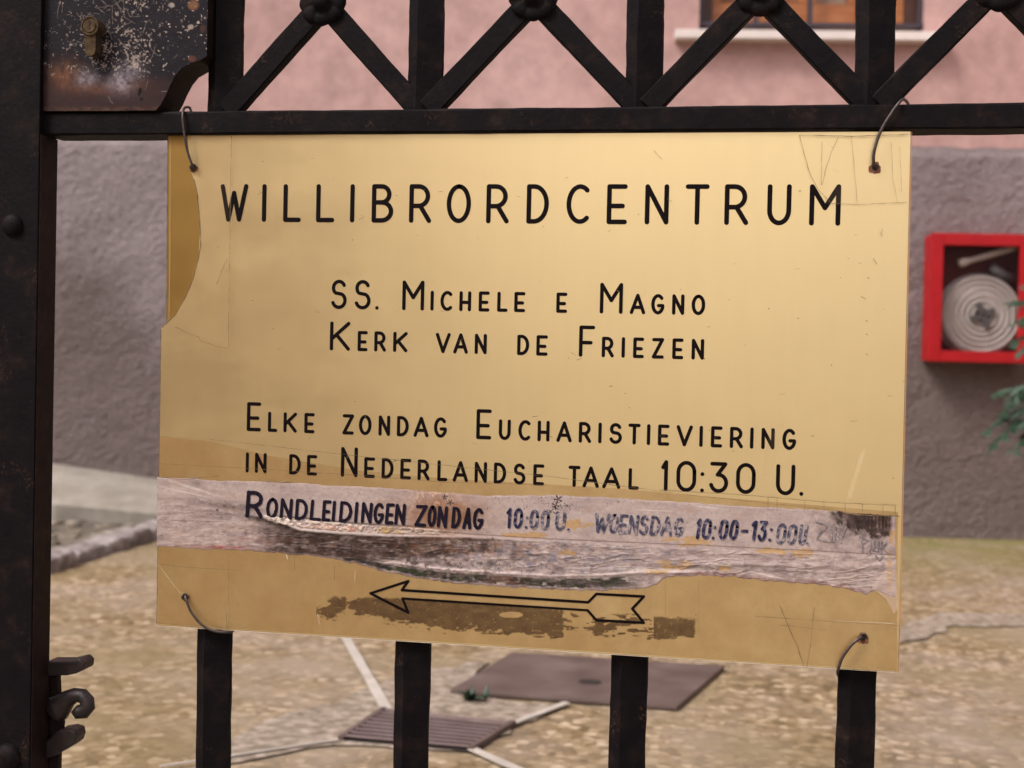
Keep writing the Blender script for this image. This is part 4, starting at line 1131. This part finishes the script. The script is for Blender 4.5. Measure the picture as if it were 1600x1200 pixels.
# ---- marker writing on the strip
M_INK = noisy('marker_ink', [(0.3, (.005, .004, .009)), (0.7, (.016, .011, .022))], 300, 0.5, .3, .001, None, 0, .1)
M_INK2 = noisy('faded_marker_ink', [(0.36, (.035, .034, .058)), (0.5, (.085, .08, .115)), (0.62, (.32, .27, .27))], 300, 0.5, .3, .001, None, 0, .1)
M_INK3 = noisy('half_faded_marker_ink', [(0.35, (.010, .010, .028)), (0.52, (.03, .03, .065)), (0.68, (.24, .21, .25))], 300, 0.5, .3, .001, None, 0, .1)
HY = SY - .0008
def hand(entries, ta, ba, xa, tb, bb, xb, mat, w=.0027, lean=.06, jit=.00018):
    text_line([(c_, a, b_, True) for c_, a, b_ in entries], xa, ta, ba, xb, tb, bb, w=w, y=HY, mat=mat, lean=lean, jit=jit)
hand([('R', 383.8, 411.3)], 766.6, 808.8, 384, 767, 809, 411, M_INK, .0033)
hand([('O', 415.6, 433.8), ('N', 437.5, 456.3), ('D', 461.3, 480.6), ('L', 484.4, 501.9), ('E', 503.1, 516.9), ('I', 518.5, 523.8), ('D', 530, 550), ('I', 554, 558.5), ('N', 564.4, 581.3), ('G', 583, 600), ('E', 601.9, 615.6), ('N', 616.6, 633)],
     777, 810, 415, 787.5, 820.5, 633, M_INK)
hand([('Z', 647.8, 666.6), ('O', 667.5, 681.3), ('N', 683, 698.8), ('D', 705, 719.7), ('A', 722.8, 736.9), ('G', 738.4, 755)], 788, 822, 648, 794, 828, 755, M_INK)
hand([('1', 790, 799), ('0', 802, 816)], 793, 825, 790, 794, 826, 816, M_INK3, .0023)
hand([(':', 820, 825), ('0', 827, 841), ('0', 844, 858), ('U', 867, 883), ('.', 886, 891)], 795, 826, 820, 800, 830, 890, M_INK2, .0023)
hand([('W', 927, 950.6), ('O', 950.6, 965), ('E', 966, 979.6), ('N', 981, 996), ('S', 998, 1012), ('D', 1015, 1030), ('A', 1031, 1050), ('G', 1052, 1067)], 801, 832, 927, 808, 839, 1067, M_INK2, .0022, .10)
hand([('1', 1085.5, 1093), ('0', 1095.6, 1110), (':', 1112, 1117), ('0', 1121.7, 1136), ('0', 1138.4, 1152), ('-', 1155.4, 1168), ('1', 1171.6, 1180.8), ('3', 1182.6, 1197), (':', 1200, 1206)], 809, 842, 1086, 814, 846, 1206, M_INK3, .0024, .12)
hand([('0', 1211, 1226), ('0', 1228, 1243), ('U', 1246, 1258.7), ('.', 1260, 1264)], 817, 850, 1211, 820, 852, 1264, M_INK2, .0021, .14)
# illegible worn scrawl at the right end
sc1 = MB(); random.seed(21)
def scr(mb, pts, w): stroke(mb, [S(*p) for p in pts], w, HY - len(mb.v) * 1e-7, HY + .0003)
for pts in ([(1276, 816), (1293, 820), (1280, 836)], [(1283, 829), (1276, 842), (1296, 846)], [(1298, 826), (1300, 845)], [(1306, 824), (1303, 846)], [(1308, 832), (1314, 847)], [(1312, 818), (1318, 838)], [(1322, 822), (1314, 842)],
            [(1346, 838), (1348, 862)], [(1346, 840), (1356, 844), (1347, 850)], [(1360, 842), (1358, 866)], [(1366, 844), (1364, 860), (1372, 862), (1373, 846)], [(1378, 846), (1376, 864)], [(1385, 848), (1379, 856), (1387, 864)], [(1368, 868), (1374, 876), (1380, 868)]):
    scr(sc1, pts, .0012)
sc1.build('worn_scrawl', noisy('ghost_ink', [(0.4, (.12, .10, .11)), (0.6, (.34, .28, .27))], 300, 0.5), sign)

# ---- brown glue residue below the arrow, ragged edges
gx, gy = np.meshgrid(np.arange(494, 1112, 1.0), np.arange(924, 1004, .8))
ax = np.array([496, 520, 545, 640, 700, 800, 880, 892, 905, 930, 960, 1000, 1012, 1085, 1092, 1110]); at_ = np.array([950, 932, 933, 935, 938, 946, 953, 956, 962, 960, 959, 958, 962, 967, 968, 966])
ab_ = np.array([962, 966, 955, 976, 981, 990, 993, 985, 978, 996, 999, 992, 1000, 995, 990, 980])
t_e = np.interp(gx, ax, at_); b_e = np.interp(gx, ax, ab_)
n_ = fbm(gx / 12, gy / 5, 201, 4) - .5; n2_ = fbm(gx / 5, gy / 3, 203, 3) - .5
d = np.minimum(gy - t_e - n2_ * 3, b_e - gy + n_ * 22 + n2_ * 8)
d = np.where(gx < 600, d - 6 * ss(.48, .62, fbm(gx / 14 + gy / 18, gy / 9, 207, 3)) * (600 - gx) / 40, d)
d = np.where((gx > 878) & (gx < 1022), d - 22 * ss(.45, .60, fbm(gx / 18, gy / 4.5, 209, 3)) - 1, d)
d = d - 40 * np.clip(1.15 - ((gx - 798) / 21) ** 2 - ((gy - 961) / 5.5) ** 2, 0, 1)
d = np.where(gx > 1086, -1 + 6 * np.clip(1 - ((gx - 1101) / 8) ** 2 - ((gy - 972) / 5) ** 2 + n2_ * 2, 0, 1), d)
d = np.where((gx > 880) & (gx < 892), d - 10, d)
P = at_np(gx, gy, SY - .0003)
d = np.where(gx > 1010, np.minimum(d, (1087 + 10 * (fbm(gx / 9, gy / 3, 211, 4) - .55) - gx)) + 5 * (fbm(gx / 8, gy / 4, 219, 4) - .6), d)
ga = ss(-1.6, 2.6, d + 1.5 * (fbm(gx / 3, gy / 2.5, 213, 3) - .5)) * (.42 + .42 * fbm(gx / 14, gy / 9, 215, 5))
ga = ga * (1 - .55 * (fbm(gx / 3.2, gy / 2.6, 217, 2) > .78))
ins = ga > .02
gridmesh('glue_residue', P, ins[:-1, :-1] | ins[1:, 1:], np.repeat(ga[..., None], 3, -1), M_GLUE, sign)

# ---- arrow
am = MB()
AP = [(579, 927), (638, 908), (628, 922), (919, 941), (932, 928), (1006, 932), (988, 951), (1006, 973), (932, 969), (918, 953.5), (629, 935), (638, 957), (579, 927)]
for i in range(12):
    stroke(am, [S(*AP[i]), S(*AP[i + 1])], .0021 if i != 9 else .0018, SY - .00045 - .00003 * (i % 3), SY - .0001)
am.build('arrow', M_LETTER, sign)

# ---- films of clear tape and their cracked edges
def filmpoly(pts, y, mat, name='tape'):
    mb = MB(); pp_ = [S(*p) for p in pts]
    tri = tessellate_polygon([[Vector((p[0], p[1], 0)) for p in pp_]])
    mb.add([(p[0], y, p[1]) for p in pp_], tri)
    return mb.build(name, mat, sign)
filmpoly([(298, 214), (364, 213), (361, 400), (359, 544), (345, 540), (330, 533), (315, 528), (313, 524), (292, 518), (276, 511), (274, 495), (292, 464), (306, 430), (312, 405), (316, 357), (312, 316), (308, 290), (310, 262)], SY - .0006, M_TAPE)
filmpoly([(1249, 212), (1421, 211), (1419, 318), (1380, 317), (1300, 320), (1290, 318), (1268, 278), (1262, 262)], SY - .0006, M_TAPE)
filmpoly([(248, 681), (330, 690), (420, 712), (560, 735), (700, 748), (860, 757), (980, 764), (1060, 772), (1220, 785), (1403, 800), (1401, 1048), (1100, 1029), (700, 1003), (247, 975)], SY - .0001, M_TAPE2)
filmpoly([(1362, 918), (1368, 905), (1400, 872), (1402, 950), (1396, 958), (1384, 935)], SY - .0029, M_TAPEW)
filmpoly([(1205, 664), (1226, 662), (1206, 742), (1190, 744), (1196, 700)], SY - .00065, M_TAPE)
crk_ = MB()
def J(pts, w=.0004, j=.0002, y=SY - .0031): line_px(crk_, pts, w * .7, y, j)
J([(1249, 212), (1256, 240), (1262, 262), (1268, 278), (1280, 300), (1300, 319)], .0005)
J([(1249, 212), (1330, 214), (1420, 211)], .0006); J([(1300, 319), (1340, 320), (1416, 317)], .0004)
J([(1310, 214), (1298, 240), (1290, 265), (1284, 290)], .0004); J([(1284, 222), (1283, 290)], .0003); J([(1330, 214), (1334, 260), (1339, 318)], .0003); J([(1392, 222), (1394, 280), (1402, 318)], .00025); J([(1405, 230), (1408, 300)], .00025)
J([(364, 213), (361, 400), (359, 544)], .0005); J([(276, 511), (300, 522), (314, 527), (316, 533), (345, 542), (359, 544)], .0004); J([(357, 405), (348, 425), (340, 445)], .0005, .0004)
J([(1030, 765), (1100, 769), (1180, 774), (1290, 784), (1400, 789)], .0005); J([(860, 744), (1030, 767), (1180, 784), (1310, 797)], .00035)
J([(330, 686), (560, 712), (860, 744)], .0003); J([(250, 724), (420, 733), (560, 742), (700, 753), (860, 757)], .0003)
J([(247, 744), (290, 749), (320, 746), (345, 743)], .0007, .0003); J([(410, 752), (460, 754)], .0008, .0003)
for xx in (1200, 1214, 1257, 1287, 1320, 1347, 1379, 1398): J([(xx, 776 + (xx - 1200) * .07), (xx, 797 + (xx - 1200) * .03)], .00035, .0001)
J([(1312, 798), (1340, 803), (1395, 806), (1404, 806)], .0012, .0004); J([(1180, 962), (1300, 970), (1403, 976)], .00035, .0001)
J([(1218, 945), (1232, 980), (1244, 1005), (1256, 1040)], .0006, .0003); J([(1272, 948), (1267, 1000), (1260, 1042)], .0004); J([(1216, 975), (1290, 983)], .0003)
J([(359, 866), (360, 985)], .0003); J([(356, 955), (357, 984)], .0006); J([(247, 880), (300, 886), (380, 890)], .0003)
J([(462, 868), (462, 890)], .0004, .0001); J([(524, 884), (524, 905)], .0004, .0001); J([(1040, 905), (1040, 970)], .0002, .0001); J([(1092, 905), (1092, 990)], .0002, .0001)
J([(248, 971), (300, 978), (352, 984)], .0006, .0003); J([(1405, 975), (1402, 1048), (1330, 1045)], .0006, .0003)
J([(1364, 404), (1370, 413)], .0006); J([(1022, 236), (1035, 250)], .0004); J([(1374, 362), (1377, 370), (1378, 358)], .0003)
J([(1312, 434), (1313, 434.5)], .0008); J([(1355, 434), (1358, 435)], .0008)
for p in ((1353, 501), (1353, 522), (1353, 553), (1200, 482), (1298, 570), (1411, 595), (1394, 746), (1246, 497), (552, 375), (1063, 452), (965, 454), (1030, 482), (1100, 560)): J([p, (p[0] + 1.5, p[1] + 1)], .0009, .0001)
for k in range(70):
    p = (random.uniform(320, 1400), random.uniform(225, 740)); a = random.uniform(-.6, .6); l = random.choice((2, 2, 3, 5, 9))
    J([p, (p[0] + l * math.cos(a), p[1] + l * math.sin(a))], random.uniform(.00025, .0005), .0001)
tag(crk_.build('cracks', M_CRACK, sign), kind='stuff')
crk_ = MB()
J([(1302, 968), (1335, 970)], .0006); J([(1340, 970), (1396, 973)], .0009, .0002); J([(498, 958), (501, 974)], .0006, .0002); J([(557, 890), (556, 907)], .0005, .0001)
J([(250, 881), (268, 905), (288, 930)], .0005, .0001)
for k in range(22):
    p = (random.uniform(320, 1400), random.uniform(230, 1000)); a = random.uniform(-1.5, 1.5); l = random.choice((3, 6, 12))
    J([p, (p[0] + l * math.cos(a), p[1] + l * math.sin(a))], .0002, .0001)
J([(449, 866), (452, 873)], .0018, .0004)
tag(crk_.build('scratches', M_CRACKL, sign), kind='stuff')
filmpoly([(1346, 704), (1354, 700), (1330, 780), (1322, 781)], SY - .00062, film('tape_streak', (.9, .8, .6), .14, .2))
# bright bevel along the bottom edge
mb = MB(); line_px(mb, [(246, 977.5), (700, 1006), (1100, 1031.5), (1402, 1050.5)], .0006, SY - .0003); mb.build('bottom_edge', M_CRACKL, sign)

# ---- wire ties and holes
M_RUSTY = noisy('rust_ring', [(0.3, (.10, .03, .012)), (0.7, (.24, .09, .04))], 300, 0.8)
def tie(name, pts, hole, label, r=.00095, hr=.0035, mat=M_WIRE):
    h = at(*hole, SY)
    e = empty('wire_tie', h, label, 'wire', 'wire ties holding the sign')
    mb = MB()
    # smooth (Catmull-Rom) path
    P3 = [at(px, py, yy) for px, py, yy in pts]; out = []
    for i in range(len(P3) - 1):
        p0, p1, p2, p3 = P3[max(i - 1, 0)], P3[i], P3[i + 1], P3[min(i + 2, len(P3) - 1)]
        for k in range(8):
            t = k / 8
            out.append(.5 * ((2 * p1) + (p2 - p0) * t + (2 * p0 - 5 * p1 + 4 * p2 - p3) * t * t + (3 * p1 - p0 - 3 * p2 + p3) * t ** 3))
    out.append(P3[-1])
    mb.tube(out, r, 8); mb.build('wire', mat, e, smooth=True)
    return h
def hole(px, py, r, y=SY - .0008, rust=1.0):
    h = at(px, py, SY); mb = MB()
    n = 26; ps = []
    for k in range(n):
        a = 2 * PI * k / n; rr_ = r * (1.35 + .16 * math.sin(a * 3 + px) + .10 * math.sin(a * 7)) ; ps.append((h.x + rr_ * math.cos(a), h.z + rr_ * math.sin(a) - r * .25))
    mb.prism(ps, lambda p, d: (p[0], d, p[1]), y, y + .0006); mb.build('rust_ring', M_RUSTY, sign)
    mb = MB(); disc(mb, h, r * .8, y - .0002, y + .0005, 18); mb.build('hole', M_DARKHOLE, sign)
hole(303, 262, .0024); hole(1367, 261, .0033); hole(290, 932, .0022, SY - .0008); hole(1348, 996, .0032)
tie('a', [(303, 263, .003), (301, 260, -.004), (292, 232, -.0065), (287, 200, -.0075), (285.5, 180, -.007), (288, 169, -.002), (296, 168, .010), (299, 176, .030)], (303, 262), 'thin wire tie looped over the rail at the top left corner of the sign', .0011)
tie('b', [(1367, 262, .003), (1365, 256, -.005), (1366, 236, -.0075), (1376, 205, -.008), (1394, 175, -.008), (1408, 157, -.006), (1414, 156, .006), (1419, 162, .03)], (1367, 261), 'dark wire tie bent over the rail at the top right corner of the sign', .0012)
tie('c', [(289, 931, .003), (290, 934, -.004), (298, 955, -.0052), (314, 975, -.0052), (335, 986, -.0052), (357, 988, -.001), (364, 986, .012)], (290, 932), 'rusty wire tie curling under the bottom left corner of the sign', .0011)
tie('d', [(1348, 997, .003), (1345, 996, -.004), (1330, 1008, -.0060), (1316, 1028, -.0058), (1310, 1045, -.004), (1309, 1053, .002), (1310, 1056, .02)], (1348, 996), 'dark wire tie passing round the bar at the bottom right corner of the sign', .0012)
for (px, py) in ((303, 262), (290, 932), (1349, 995)):
    h = at(px, py, SY); mb = MB()
    mb.tube([(h.x + .0026 * math.cos(2 * PI * k / 12), SY - .0018, h.z + .0026 * math.sin(2 * PI * k / 12)) for k in range(10)], .0007, 6)
    mb.build('eyelet', M_WIRE, sign)

# ================================================================ unseen street facade, added behind the camera to tint the sign's reflection
mb = MB(); mb.box((-14, -9.0, -.72), (-2.3, -8.4, 6.2)); mb.box((-14, -9.0, 6.2), (-2.3, -8.3, 6.4))
tag(mb.build('reflection_facade', M_OPP), kind='structure')
